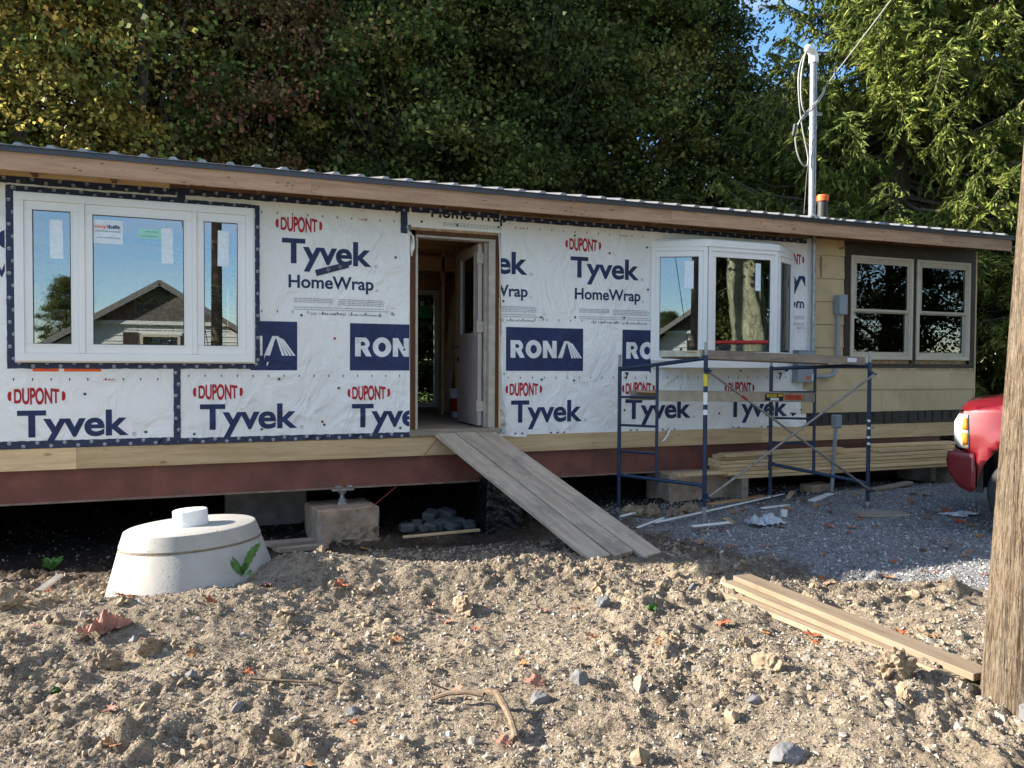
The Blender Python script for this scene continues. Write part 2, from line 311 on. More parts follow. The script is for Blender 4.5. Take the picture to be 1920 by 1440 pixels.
# ------------------------------------------------------------------ mesh helpers
def tag(o, label=None, cat=None, group=None, kind=None):
    if label: o['label'] = label
    if cat: o['category'] = cat
    if group: o['group'] = group
    if kind: o['kind'] = kind
    return o
def empty(name, loc=(0, 0, 0)):
    o = bpy.data.objects.new(name, None); COL.objects.link(o); o.location = loc; o.empty_display_size = .1; return o
def root_loc(o):
    while o.parent: o = o.parent
    return Vector(o.location)
class MB:
    def __init__(s): s.v = []; s.f = []; s.mi = []; s.cur = 0
    def add(s, vs, fs):
        b = len(s.v); s.v += [Vector(x) for x in vs]; s.f += [[i+b for i in f] for f in fs]; s.mi += [s.cur]*len(fs); return s
    def box(s, x0, x1, y0, y1, z0, z1):
        return s.add([(x0, y0, z0), (x1, y0, z0), (x1, y1, z0), (x0, y1, z0), (x0, y0, z1), (x1, y0, z1), (x1, y1, z1), (x0, y1, z1)],
                     [(0, 3, 2, 1), (4, 5, 6, 7), (0, 1, 5, 4), (1, 2, 6, 5), (2, 3, 7, 6), (3, 0, 4, 7)])
    def bar(s, a, b, wd, ht, up=(0, 0, 1)):
        a = Vector(a); b = Vector(b); d = (b-a).normalized(); u = Vector(up)
        sd = d.cross(u).normalized(); u = sd.cross(d).normalized()
        vs = [p+sd*wd/2*i+u*ht/2*j for p in (a, b) for i, j in ((-1, -1), (1, -1), (1, 1), (-1, 1))]
        return s.add(vs, [(0, 1, 2, 3), (7, 6, 5, 4), (0, 4, 5, 1), (1, 5, 6, 2), (2, 6, 7, 3), (3, 7, 4, 0)])
    def tube(s, pts, r, n=10, cap=True):
        pts = [Vector(p) for p in pts]; rs = r if isinstance(r, (list, tuple)) else [r]*len(pts); b = len(s.v); pu = None
        for i, p in enumerate(pts):
            d = (pts[min(i+1, len(pts)-1)]-pts[max(i-1, 0)]).normalized()
            if pu is None: pu = d.orthogonal().normalized()
            pu = (pu-d*pu.dot(d)).normalized(); q = d.cross(pu)
            for k in range(n):
                a = 2*math.pi*k/n; s.v.append(p+(pu*math.cos(a)+q*math.sin(a))*rs[i])
        fs = [[b+i*n+k, b+i*n+(k+1) % n, b+(i+1)*n+(k+1) % n, b+(i+1)*n+k] for i in range(len(pts)-1) for k in range(n)]
        if cap: fs += [[b+k for k in range(n)][::-1], [b+(len(pts)-1)*n+k for k in range(n)]]
        s.f += fs; s.mi += [s.cur]*len(fs); return s
    def lathe(s, prof, c=(0, 0, 0), n=40, cap=True):
        return s.tube_prof(prof, Vector(c), n, cap)
    def tube_prof(s, prof, c, n, cap):
        b = len(s.v)
        for r, z in prof:
            for k in range(n):
                a = 2*math.pi*k/n; s.v.append(c+Vector((r*math.cos(a), r*math.sin(a), z)))
        fs = [[b+i*n+k, b+i*n+(k+1) % n, b+(i+1)*n+(k+1) % n, b+(i+1)*n+k] for i in range(len(prof)-1) for k in range(n)]
        if cap: fs += [[b+k for k in range(n)][::-1], [b+(len(prof)-1)*n+k for k in range(n)]]
        s.f += fs; s.mi += [s.cur]*len(fs); return s
    def prism(s, poly, axis, a, b):   # poly 2D extruded along axis
        n = len(poly)
        def P(u, v, t): return {'Y': (u, t, v), 'X': (t, u, v), 'Z': (u, v, t)}[axis]
        vs = [P(u, v, a) for u, v in poly]+[P(u, v, b) for u, v in poly]
        return s.add(vs, [list(range(n))[::-1], [n+i for i in range(n)]]+[[i, (i+1) % n, n+(i+1) % n, n+i] for i in range(n)])
    def build(s, name, mat, parent=None, smooth_=False, bevel=0, label=None, T=None, recalc=True):
        vs = s.v if T is None else [T @ v for v in s.v]
        off = root_loc(parent) if parent else Vector((0, 0, 0))
        me = bpy.data.meshes.new(name); me.from_pydata([v-off for v in vs], [], s.f)
        for m_ in (mat if isinstance(mat, list) else [mat]): me.materials.append(m_)
        if isinstance(mat, list): me.polygons.foreach_set('material_index', s.mi)
        if recalc:
            bm = bmesh.new(); bm.from_mesh(me); bmesh.ops.recalc_face_normals(bm, faces=bm.faces)
            if bevel: bmesh.ops.bevel(bm, geom=list(bm.edges), offset=bevel, segments=1, affect='EDGES', clamp_overlap=True)
            bm.to_mesh(me); bm.free()
        if smooth_:
            me.shade_smooth()
            try: me.set_sharp_from_angle(angle=R(40))
            except Exception: pass
        o = bpy.data.objects.new(name, me); COL.objects.link(o)
        if parent: o.parent = parent
        if label: o['label'] = label
        return o
def nmesh(name, V, F, mat, attrs=None, smooth_=False, parent=None):
    """numpy mesh: V (n,3), F (m,k)"""
    me = bpy.data.meshes.new(name); V = np.asarray(V, np.float32); F = np.asarray(F, np.int32); k = F.shape[1]
    me.vertices.add(len(V)); me.vertices.foreach_set('co', V.ravel())
    me.loops.add(F.size); me.loops.foreach_set('vertex_index', F.ravel())
    me.polygons.add(len(F)); me.polygons.foreach_set('loop_start', np.arange(0, F.size, k, dtype=np.int32))
    me.update(calc_edges=True); me.validate()
    for an, (dom, typ, arr) in (attrs or {}).items():
        at = me.attributes.new(an, typ, dom)
        at.data.foreach_set('color' if 'COLOR' in typ else 'value', np.asarray(arr, np.float32).ravel())
    if mat: me.materials.append(mat)
    if smooth_: me.shade_smooth()
    else: me.shade_flat()
    if name is None: return me
    o = bpy.data.objects.new(name, me); COL.objects.link(o)
    if parent: o.parent = parent
    return o
def rotmats(n, rng=RNG, tilt=None):
    q = rng.normal(size=(n, 4)); q /= np.linalg.norm(q, axis=1)[:, None]; w_, x, y, z = q.T
    return np.stack([np.stack([1-2*(y*y+z*z), 2*(x*y-z*w_), 2*(x*z+y*w_)], 1), np.stack([2*(x*y+z*w_), 1-2*(x*x+z*z), 2*(y*z-x*w_)], 1), np.stack([2*(x*z-y*w_), 2*(y*z+x*w_), 1-2*(x*x+y*y)], 1)], 1)
def inst(bv, bf, Rm, S, L):
    n = len(L); V = np.einsum('nij,kj->nki', Rm, bv)*S[:, None, :]+L[:, None, :] if S.ndim == 2 else np.einsum('nij,kj->nki', Rm, bv)*S[:, None, None]+L[:, None, :]
    F = bf[None]+(np.arange(n)*len(bv))[:, None, None]
    return V.reshape(-1, 3), F.reshape(-1, bf.shape[1])
def ico(sub=1, seed=0, amp=.25, flat=.7):
    bm = bmesh.new(); bmesh.ops.create_icosphere(bm, subdivisions=sub, radius=1)
    rg = np.random.default_rng(seed); V = np.array([v.co[:] for v in bm.verts]); F = np.array([[v.index for v in f.verts] for f in bm.faces]); bm.free()
    V *= (1+rg.uniform(-amp, amp, len(V)))[:, None]; V *= np.array([1, rg.uniform(.65, 1), flat]); return V, F
def hull(seed, npts=13, flat=.7):
    rg = np.random.default_rng(seed); P = rg.normal(size=(npts, 3)); P /= np.linalg.norm(P, axis=1)[:, None]; P *= rg.uniform(.72, 1.05, (npts, 1)); P *= np.array([1, rg.uniform(.6, .95), flat])
    bm = bmesh.new()
    for p in P: bm.verts.new(p)
    r = bmesh.ops.convex_hull(bm, input=bm.verts); bmesh.ops.delete(bm, geom=[g for g in r['geom_interior'] if isinstance(g, bmesh.types.BMVert)], context='VERTS')
    bmesh.ops.triangulate(bm, faces=bm.faces); bm.verts.index_update(); V = np.array([v.co[:] for v in bm.verts]); F = np.array([[v.index for v in f.verts] for f in bm.faces]); bm.free(); return V, F
def ico_rough(sub, seed, amp=.3, flat=.7):
    V, F = ico(sub, seed, .04, 1)
    d = V/np.linalg.norm(V, axis=1)[:, None]
    n = fbm(d[:, 0]*2.6+seed*3, d[:, 1]*2.6+d[:, 2]*3.1, seed, 5, .68)
    return V*(1+amp*n)[:, None]*np.array([1, .8, flat]), F
def cut_stone(seed, flat=.7):
    rg = np.random.default_rng(seed); V, F = ico(4, seed, 0, 1); V = V/np.linalg.norm(V, axis=1)[:, None]; N = rg.normal(size=(15, 3)); N /= np.linalg.norm(N, axis=1)[:, None]; h = rg.uniform(.62, .95, 15)
    dt = np.maximum(V @ N.T, .08); r = np.minimum((h/dt).min(1), 1.05); r = r*(1+.05*fbm(V[:, 0]*3+V[:, 2]*2, V[:, 1]*3-V[:, 2]*2, seed, 4, .6))
    return V*r[:, None]*np.array([1, rg.uniform(.65, .9), flat]), F
def setmesh(o, V, F):
    pass
# ------------------------------------------------------------------ ground
def gz(X, Y):
    X = np.asarray(X, float); Y = np.asarray(Y, float)
    near = smooth(-13, -6, Y)*smooth(-9, -3, X)*(1-smooth(9, 14, X))*(1-smooth(3, 6, Y))
    left = 1-smooth(2.6, 4.4, X)
    z = -.17*smooth(-1.9, -.2, Y)*left + .07*smooth(4, 6.5, X)*smooth(-2.4, -.6, Y)
    g = lambda cx, cy, sx, sy, a=0: np.exp(-(((X-cx)*math.cos(a)+(Y-cy)*math.sin(a))/sx)**2-((-(X-cx)*math.sin(a)+(Y-cy)*math.cos(a))/sy)**2)
    z = z + .19*g(.62, -2.25, .6, .36) + .15*g(-.05, -2.75, .75, .30) + .13*g(1.45, -2.4, .8, .3, -.1) + .05*g(2.3, -2.75, .7, .4)
    z = z + .10*g(-1.35, -2.1, .35, .25) - .05*g(-.7, -1.8, .3, .5) + .08*g(3.0, -4.9, .9, .5) + .05*g(.2, -3.9, .8, .3) - .05*g(1.5, -3.3, .7, .25) + .03*g(2.0, -4.4, .9, .25)
    z = z + .10*g(-.62, -2.5, .42, .28) - .03*g(-.35, -3.35, .6, .14) + .06*g(2.95, -3.9, .5, .3)
    gv = smooth(0, .5, X-(3.95+.55*smooth(-1.9, -3.3, Y)+.9*smooth(-3.2, -4.4, Y)))*smooth(-7, -5.5, Y)  # gravel side smoother
    uh = smooth(-.4, .3, Y)
    soil = near*(1-.85*gv)*(1-.6*uh)
    rough = .50+.85*smooth(-.35, .45, vnoise(X*.9+3, Y*.9)+.35*vnoise(X*2.6, Y*2.6, 7))
    lump = np.maximum(0, fbm(X*5.2, Y*5.2, 3, 4, .6)-.05)
    z = z + soil*(  .026*fbm(X*1.5, Y*1.5, 1, 3) + rough*(.047*lump*(.7+.3*smooth(-1.6, -2.6, Y)) + .020*fbm(X*12, Y*12, 9, 3, .6) + .016*np.abs(fbm(X*27, Y*27, 15, 3, .65))))
    z = z + near*gv*(.010*fbm(X*2, Y*2, 22, 3)) + uh*near*.03*fbm(X*2.5, Y*2.5, 31, 3)
    z = z + .05*smooth(6.2, 7.2, X)*smooth(-4.2, -3.2, Y)*(1-smooth(11, 13, X))*(1-smooth(-1, 0, Y))
    z = z + (1-near)*.12*fbm(X*.12, Y*.12, 40, 2)*smooth(6, 30, np.hypot(X, Y))
    return z
def gzs(x, y): return float(gz(np.array([x]), np.array([y]))[0])
def gravel_w(X, Y):
    e = 3.98+.55*smooth(-1.9, -3.3, Y)+1.0*smooth(-3.2, -4.3, Y)+.22*fbm(X*2.2, Y*2.2, 51, 3)
    return smooth(-.12, .18, X-e)*(1-smooth(10, 12, X))*smooth(-7, -5.5, Y)*(1-smooth(-.25, .15, Y))
def axis(segs):
    out = []
    for a, b, st in segs: out += list(np.arange(a, b-1e-9, (b-a)/max(1, round((b-a)/st))))
    out.append(segs[-1][1]); return np.array(out)
gx = axis([(-300, -60, 40), (-60, -12, 6), (-12, -3, .6), (-3, -1.9, .06), (-1.9, 4.2, .0185), (4.2, 8, .045), (8, 14, .4), (14, 60, 5), (60, 300, 40)])
gy = axis([(-300, -60, 40), (-60, -14, 5), (-14, -6.4, .5), (-6.4, -5.6, .06), (-5.6, -2.0, .0165), (-2.0, -.6, .024), (-.6, .8, .06), (.8, 5, .25), (5, 16, 1), (16, 60, 5), (60, 300, 40)])
XX, YY = np.meshgrid(gx, gy); ZZ = gz(XX, YY)
nx, ny = len(gx), len(gy)
idx = np.arange(nx*ny).reshape(ny, nx); F = np.stack([idx[:-1, :-1], idx[:-1, 1:], idx[1:, 1:], idx[1:, :-1]], -1).reshape(-1, 4)
gw = gravel_w(XX, YY); dark = smooth(-.75, .1, YY+.55*(1-smooth(-.6, 1.2, XX))+.25*fbm(XX*1.5, YY*1.5, 60, 3))*(1-smooth(5.2, 7, YY))*(1-smooth(10.3, 11, XX))*smooth(-4, -3, XX)  # dark: near-black soil under the house, its deep shade put into the colour
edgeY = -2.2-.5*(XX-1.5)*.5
brown = smooth(-.15, .55, YY-edgeY+.5*fbm(XX*1.1, YY*1.1, 71, 3))  # brown: darker soil laid out to the house's shadow edge, shade painted in
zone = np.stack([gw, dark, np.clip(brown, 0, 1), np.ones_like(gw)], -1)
far = np.clip(smooth(6, 9, YY)+smooth(-9, -12, YY)+smooth(-8, -12, XX)+smooth(12, 16, XX), 0, 1)
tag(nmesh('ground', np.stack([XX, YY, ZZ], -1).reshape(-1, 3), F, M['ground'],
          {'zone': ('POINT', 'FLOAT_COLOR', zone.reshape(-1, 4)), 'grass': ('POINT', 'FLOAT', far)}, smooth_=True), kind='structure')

def scatter_stones(name, mat, n, region, size, dens=None, sub=1, variants=7, seed=1, sink=.3, flat=.7, rough=False):
    rg = np.random.default_rng(seed); X = rg.uniform(region[0], region[1], n); Y = rg.uniform(region[2], region[3], n)
    if dens is not None: kp = rg.uniform(size=n) < dens(X, Y); X = X[kp]; Y = Y[kp]
    n = len(X); s = size[0]*(1/(1-rg.uniform(0, 1, n)*(1-(size[0]/size[1])**1.9)))**(1/1.9)
    Z = gz(X, Y)+s*(flat*.5-sink); VV = []; FF = []; AA = []; o = 0
    var = rg.integers(0, variants, n); Rm = rotmats(n, rg)
    for k in range(variants):
        bv, bf = hull(seed*10+k, (8, 8, 14)[sub] if not rough else 0, flat) if not rough else ico_rough(2, seed*10+k, .38, flat); m_ = var == k; c = int(m_.sum())
        if not c: continue
        V, F_ = inst(bv, bf, Rm[m_], s[m_], np.stack([X, Y, Z], 1)[m_]); VV.append(V); FF.append(F_+o); o += len(V); AA.append(np.repeat(rg.uniform(0, 1, c), len(bf)))
    ob = nmesh(name, np.concatenate(VV), np.concatenate(FF), mat, {'v': ('FACE', 'FLOAT', np.concatenate(AA))})
    return tag(ob, kind='stuff')
camd = lambda X, Y: np.clip(3.1/np.hypot(X, Y+7.9), .1, 1)**1.5
scatter_stones('small_pebbles', M['pebbles'], 112000, (-1.9, 4.9, -5.7, -1.0), (.0045, .022), lambda X, Y: (1-gravel_w(X, Y))*(.8+.2*smooth(-.35, .45, vnoise(X*.9+3, Y*.9)+.35*vnoise(X*2.6, Y*2.6, 7)+.3*vnoise(X*5, Y*5, 8)))*np.clip(camd(X, Y)*1.6, 0, 1), seed=3)
scatter_stones('pebbles', M['pebbles'], 3200, (-1.9, 5.2, -5.7, -.7), (.013, .034), lambda X, Y: (1-.8*gravel_w(X, Y))*(.2+.8*smooth(-.3, .6, fbm(X*1.6, Y*1.6, 82, 3))), seed=5, sub=2)
scatter_stones('crushed_gravel', M['gravel'], 33000, (3.7, 9.2, -5.2, .2), (.009, .025), lambda X, Y: gravel_w(X, Y)*np.clip(1.8-.13*np.hypot(X, Y+7.9), .25, 1), seed=7)
scatter_stones('soil_clods', M['clod'], 3000, (-1.9, 4.6, -5.7, -1.2), (.013, .045), lambda X, Y: (1-gravel_w(X, Y))*smooth(-.35, .5, fbm(X*1.3+4, Y*1.3, 85, 3)), seed=9, sub=2, flat=.8, rough=True)
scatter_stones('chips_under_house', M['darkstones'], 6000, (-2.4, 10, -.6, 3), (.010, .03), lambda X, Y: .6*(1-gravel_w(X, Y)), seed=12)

# individually visible rocks
def rock(x, y, s, mat, label, seed, flat=.7, rz=0, group=None, name='rock', asp=(1, .8, 1)):
    V, F_ = ico_rough(4, seed, .24, flat) if name == 'dirt_clod' else cut_stone(seed, flat); V = V*np.array(asp)*s; c, sn = math.cos(rz), math.sin(rz)
    V = V @ np.array([[c, sn, 0], [-sn, c, 0], [0, 0, 1]])
    o = nmesh(name, V, F_, M[mat]); o.location = (x, y, gzs(x, y)+s*flat*.12); return tag(o, label, 'rock' if name == 'rock' else 'dirt clod', group)
RK = 'larger rocks lying on the dug soil'
for a in [(1.47, -4.50, .062, 'rockgrey', 'blocky grey rock sitting against an orange maple leaf near the root', 3, .75, .3),
          (1.95, -4.62, .062, 'rocktan', 'pale wedge shaped rock standing up in the dirt, right foreground', 8, 1.2, 1),
          (-.27, -3.72, .055, 'rocktan', 'pale stone beside two darker stones left of centre', 11, .6, 0),
          (-.15, -3.78, .036, 'rockgrey', 'dark bluish stone in the middle of three stones', 13, .8, 2),
          (-.07, -3.80, .042, 'rockgrey', 'rounded grey stone, rightmost of three stones in a row', 14, .9, 2),
          (3.40, -5.52, .095, 'rockgrey', 'large blue grey angular rock at the foot of the pole', 17, .8, .6),
          (3.17, -3.25, .050, 'rockgrey', 'small grey stone left of the stacked loose boards', 21, .8, .6),
          (2.41, -3.36, .066, 'rockgrey', 'dark lumpy stone on the sunny slope below the ramp', 23, .9, .6),
          (1.72, -4.42, .060, 'rockgrey', 'tilted slate coloured rock right of the maple leaf', 27, 1.0, 1.6),
          (2.35, -4.95, .055, 'rockgrey', 'flat bluish stone in the right foreground dirt', 31, .45, .3),
          (2.9, -5.22, .06, 'rocktan', 'flat tan slab lying left of the pole foot rocks', 33, .5, .9),
          (1.25, -5.05, .045, 'rocktan', 'cream flat stone near the bottom edge below the root', 35, .5, .2),
          (.62, -4.33, .038, 'rockgrey', 'small square grey stone left of the root', 37, .8, .1),
          (.13, -4.2, .032, 'rockgrey', 'tiny dark block like stone on the open sandy patch', 39, .9, .4),
          (2.9, -4.7, .05, 'rocktan', 'pale flat stone before the rough clods at right', 41, .45, .1),
          (2.2, -5.35, .075, 'rockgrey', 'broad grey rock at the bottom edge right of centre', 43, .6, .1),
          (.35, -4.75, .045, 'rockgrey', 'grey flat stone at the bottom edge left of the root', 45, .6, 1.1)]:
    rock(*a[:3], a[3], a[4], a[5], a[6], a[7], RK)
for i, (x, y, s) in enumerate([(4.22, -.62, .15), (4.40, -.70, .13), (4.62, -.80, .10), (4.85, -.72, .12)]):
    rock(x, y, s, 'clod', ['big tan dirt clod behind the left scaffold foot', 'second big dirt clod right of the left scaffold foot', 'smaller dirt clod between scaffold and concrete block', 'crumbly dirt clod against the dark side of the rear block'][i], 60+i, .75, i, 'large dirt clods by the scaffold', 'dirt_clod')
rock(1.38, -.16, .22, 'clod', 'dark heap of clod leaning on the front pier block', 70, .75, 0, None, 'dirt_clod')
for i, (x, y, s) in enumerate([(3.15, -5.02, .105), (3.0, -5.2, .06), (2.6, -4.75, .075), (2.75, -4.35, .06), (2.1, -3.95, .055), (2.45, -4.1, .06), (-.5, -3.25, .085), (-.28, -3.2, .07), (1.55, -3.05, .095), (-1.2, -2.2, .14)]):
    rock(x, y, s, 'clod', ['tall pale clod at the near end of the loose boards', 'low clod in front of the tall pale clod', 'rough clod left of the loose boards end', 'lumpy clod under the middle of the loose boards', 'brown clod left of the orange leaf', 'ragged clod right of the orange leaf', 'dark clod in front of the concrete riser', 'dark crumbly clod right beside it before the riser', 'round brown clod on the slope below the ramp', 'sunlit mound of clod left of the concrete riser'][i], 80+i, .85, i, 'dried clods on the dug soil', 'dirt_clod')
def stone_cluster():
    k = 0
    for x, y, s in [(1.95, .12, .09), (2.08, .2, .08), (2.2, .1, .085), (2.32, .16, .1), (2.42, .06, .09), (2.5, .2, .11), (2.62, .08, .09), (2.7, .22, .08), (2.25, .3, .1), (2.45, .34, .1), (2.82, .1, .09), (2.1, .02, .06)]:
        m = MB(); m.box(-s*.9, s*.9, -s*.7, s*.7, -s*.5, s*.5); o = m.build('paving_stone', M['paver'], bevel=.018)
        o.location = (x, y, gzs(x, y)+s*.5+(.07 if y > .28 else 0)); o.rotation_euler = (.1*math.sin(k*3), .25*math.sin(k*5), k*1.3)
        tag(o, 'grey paving stone in the loose row under the house beside the black wrapped pier', 'paving stone', 'loose paving stones under the house'); k += 1
stone_cluster()

# leaves on the ground
def leaf_mesh(seed, curl):
    rg = random.Random(seed); pts = []
    prof = [(0, -.15), (.32, -.42), (.30, -.12), (.85, -.35), (.70, -.05), (1.0, .18), (.62, .22), (.55, .42), (.72, .80), (.38, .60), (.22, .72), (.0, 1.25)]
    right = prof; left = [(-x, y) for x, y in prof[1:-1]][::-1]; poly = right+left
    bm = bmesh.new(); c = bm.verts.new((0, .15, 0)); vs = [bm.verts.new((x*(1+rg.uniform(-.1, .1)), y, 0)) for x, y in poly]
    for i in range(len(vs)): bm.faces.new((c, vs[i], vs[(i+1) % len(vs)]))
    bmesh.ops.subdivide_edges(bm, edges=bm.edges, cuts=1, use_grid_fill=True)
    for v in bm.verts:
        x, y = v.co.x, v.co.y; v.co.z = curl*(x*x*.5+(y-.3)**2*.3)+.06*math.sin(x*7+seed)+.05*math.cos(y*6+seed*2)
    me = bpy.data.meshes.new('leaf'); bm.to_mesh(me); bm.free(); return me
LM = []
for i in range(9):
    me = leaf_mesh(i, [.5, -.35, .7, .2, -.5][i % 5]); me.materials.append(M[['dryleaf', 'dryleaf2', 'dryleaf3'][i % 3]]); LM.append(me)
def fallen(x, y, s, k, label, group=None, tilt=.3, dz=.012):
    o = bpy.data.objects.new('fallen_leaf', LM[k % 9]); COL.objects.link(o); o.scale = (s,)*3
    rg = random.Random(k*7+int(x*100)); o.rotation_euler = (rg.uniform(-tilt, tilt), rg.uniform(-tilt, tilt), rg.uniform(0, 6.28)); o.location = (x, y, gzs(x, y)+dz+s*.12)
    tag(o, label, 'leaf', group)
for x, y, s, k, lb in [(1.12, -4.27, .05, 1, 'dusty pink maple leaf lying left of the root'), (1.50, -4.38, .062, 4, 'pink orange maple leaf behind the blocky grey rock'), (2.04, -3.88, .055, 0, 'bright orange maple leaf standing up on the dirt'),
                       (1.17, -4.83, .045, 4, 'curled pinkish leaf left of the lower root end'), (.60, -4.42, .035, 3, 'small orange leaf near the small square stone'), (.36, -4.75, .03, 2, 'tiny orange leaf at the bottom left dirt'),
                       (2.86, -4.02, .06, 6, 'rust brown leaf left of the loose boards'), (3.25, -4.33, .06, 3, 'rust leaf caught under the loose boards'), (3.18, -4.42, .05, 0, 'second orange leaf under the edge of the boards'), (3.85, -4.40, .045, 3, 'orange leaf upright beside the lone dark clod'),
                       (4.3, -3.35, .065, 4, 'pale orange leaf on the sunny edge of the gravel'), (4.9, -3.75, .06, 0, 'orange leaf on gravel nearest the pole'), (.35, -2.62, .07, 4, 'crumpled pale pink leaf against the concrete riser'), (.02, -2.85, .05, 0, 'orange red leaf low before the riser'), (-.45, -2.65, .085, 3, 'long rust red leaf at the left foot of the riser')]:
    fallen(x, y, s, k, lb, 'fallen maple leaves', .5)
k = 0
rgl = random.Random(5)
while k < 120:
    x = rgl.uniform(-1.3, 7.8); y = rgl.uniform(-4.6, -.6)
    d = .25+.75*float(gravel_w(np.array([x]), np.array([y]))[0])
    if y > -2.2: d += .2
    if rgl.random() > d or math.hypot(x+.1, y+1.96) < .75 or (2.1 < x < 3.8 and -2.4 < y < .1): continue
    on = 'blue grey gravel' if float(gravel_w(np.array([x]), np.array([y]))[0]) > .5 else ('shaded brown soil near the house' if y > -2.4 else 'sunlit tan dirt')
    fallen(x, y, rgl.uniform(.034, .066), 20+k, 'small dry %s maple leaf lying flat on the %s' % (['rust orange', 'faded pink', 'tan'][((20+k) % 9) % 3], on), 'scattered dry leaves', .35); k += 1
# crumpled clay coloured scrap, root, sticks
def crumple(name, x, y, w_, d, mat, label, cat, seed, h=.05, rz=0):
    n = 14; g = np.linspace(-1, 1, n); A, B = np.meshgrid(g, g); Z = h*np.abs(fbm(A*1.6, B*1.6, seed, 3, .7))*(1.1-.7*np.maximum(abs(A), abs(B)))
    A2 = A*w_*(1+.25*vnoise(A*2, B*2, seed)); B2 = B*d*(1+.35*vnoise(A*2+9, B*2, seed)); c, s_ = math.cos(rz), math.sin(rz)
    X = x+A2*c-B2*s_; Y = y+A2*s_+B2*c; Zg = gz(X, Y); Z = Z+Zg*.4+Zg.mean()*.6+.012
    id_ = np.arange(n*n).reshape(n, n); F_ = np.stack([id_[:-1, :-1], id_[:-1, 1:], id_[1:, 1:], id_[1:, :-1]], -1).reshape(-1, 4)
    tag(nmesh(name, np.stack([X, Y, Z], -1).reshape(-1, 3), F_, M[mat]), label, cat)
crumple('cloth_scrap', -.55, -2.93, .12, .06, 'dryleaf2', 'crumpled salmon pink scrap on the dirt before the riser', 'scrap', 3, .09, .5)
crumple('plastic_bag', 5.2, -1.5, .16, .10, 'bagplastic', 'crumpled clear plastic bag on the gravel under the scaffold', 'plastic bag', 8, .14)
crumple('paper_sheet', 7.35, -1.95, .20, .10, 'paperwhite', 'white sheet of paper lying flat on gravel near the truck', 'paper', 9, .02, .2)
r_ = empty('tree_root', (1.18, -4.55, 0)); tag(r_, 'knobbly brown root piece sticking out of the foreground dirt', 'root')
def zat(x, y, dz=0): return (x, y, gzs(x, y)+dz)
MB().tube([zat(.98, -4.36, .02), zat(1.05, -4.40, .05), zat(1.13, -4.45, .06), zat(1.19, -4.50, .065)], [.010, .012, .010, .014], 8).build('root_branch', M['root'], r_, True)
MB().tube([zat(1.19, -4.48, .07), zat(1.24, -4.53, .08), zat(1.25, -4.62, .06), zat(1.24, -4.72, .045), zat(1.22, -4.83, .01)], [.013, .018, .016, .013, .016], 8).build('root_stem', M['root'], r_, True)
MB().tube([zat(1.0, -4.35, .02), zat(.99, -4.30, .07), zat(1.08, -4.33, .04)], [.008, .006, .004], 6).build('root_branch', M['root'], r_, True)
MB().tube([zat(1.24, -4.52, .07), zat(1.33, -4.5, .08), zat(1.36, -4.6, .03)], [.006, .004, .003], 6).build('root_branch', M['root'], r_, True)
tag(MB().tube([zat(.18, -3.90, .012), zat(.34, -3.97, .02), zat(.50, -4.03, .015)], [.009, .008, .006], 6).build('stick', M['root']), 'thin straight stick lying on the open dirt left of centre', 'stick')

# ------------------------------------------------------------------ lettering helpers
_fc = {}
def glyphs(txt, off=.0, sp=1.0):
    key = (txt, off, sp)
    if key in _fc: return _fc[key]
    cu = bpy.data.curves.new('t', 'FONT'); cu.body = txt; cu.size = 1; cu.offset = off; cu.space_character = sp; cu.resolution_u = 5; cu.fill_mode = 'FRONT'
    ob = bpy.data.objects.new('t', cu); COL.objects.link(ob); bpy.context.view_layer.update()
    dg = bpy.context.evaluated_depsgraph_get(); me = bpy.data.meshes.new_from_object(ob.evaluated_get(dg))
    V = [tuple(v.co[:2]) for v in me.vertices]; F_ = [list(p.vertices) for p in me.polygons]
    bpy.data.objects.remove(ob); bpy.data.meshes.remove(me); bpy.data.curves.remove(cu)
    _fc[key] = (V, F_); return _fc[key]
CAP = {}
def cap_h(off):
    if off not in CAP:
        V, _ = glyphs('H', off); ys = [v[1] for v in V]; CAP[off] = (min(ys), max(ys))
    return CAP[off]
def text_poly(txt, x0, x1, zbase, zcap, off=.0, sp=1.0):
    V, F_ = glyphs(txt, off, sp); xs = [v[0] for v in V]; a, b = cap_h(off); mx, Mx = min(xs), max(xs)
    return [(x0+(x-mx)/(Mx-mx)*(x1-x0), zbase+(y-a)/(b-a)*(zcap-zbase)) for x, y in V], F_
def wrap_h(X, Z):
    X = np.asarray(X, float); Z = np.asarray(Z, float)
    h = .008*fbm(X*1.1, Z*.9, 91, 3)
    r1 = 1-np.abs(fbm(X*2.4+Z*1.3, Z*.8-X*.5, 93, 2)); r2 = 1-np.abs(fbm(X*1.2-Z*2.1, Z*1.1+X*.9, 97, 2))
    h = h+.015*np.clip(r1-.72, 0, 1)/.28*smooth(-.2, .6, vnoise(X*.8, Z*.8, 99)) + .013*np.clip(r2-.75, 0, 1)/.25*smooth(-.1, .6, vnoise(X*.7+5, Z*.7, 98))
    for cx, cz, n_, a in [(1.12, 1.03, 9, .012), (.62, 1.47, 7, .007), (4.95, 3.12, 9, .008), (1.05, 1.35, 7, .008), (-.3, 1.0, 7, .008)]:
        d = np.hypot(X-cx, Z-cz); th = np.arctan2(Z-cz, X-cx)
        h = h+a*np.exp(-((d-.18)/.28)**2)*np.maximum(0, np.sin(th*n_+1.3*np.sin(th*3)))**2
    return np.clip(h, -.012, .036)
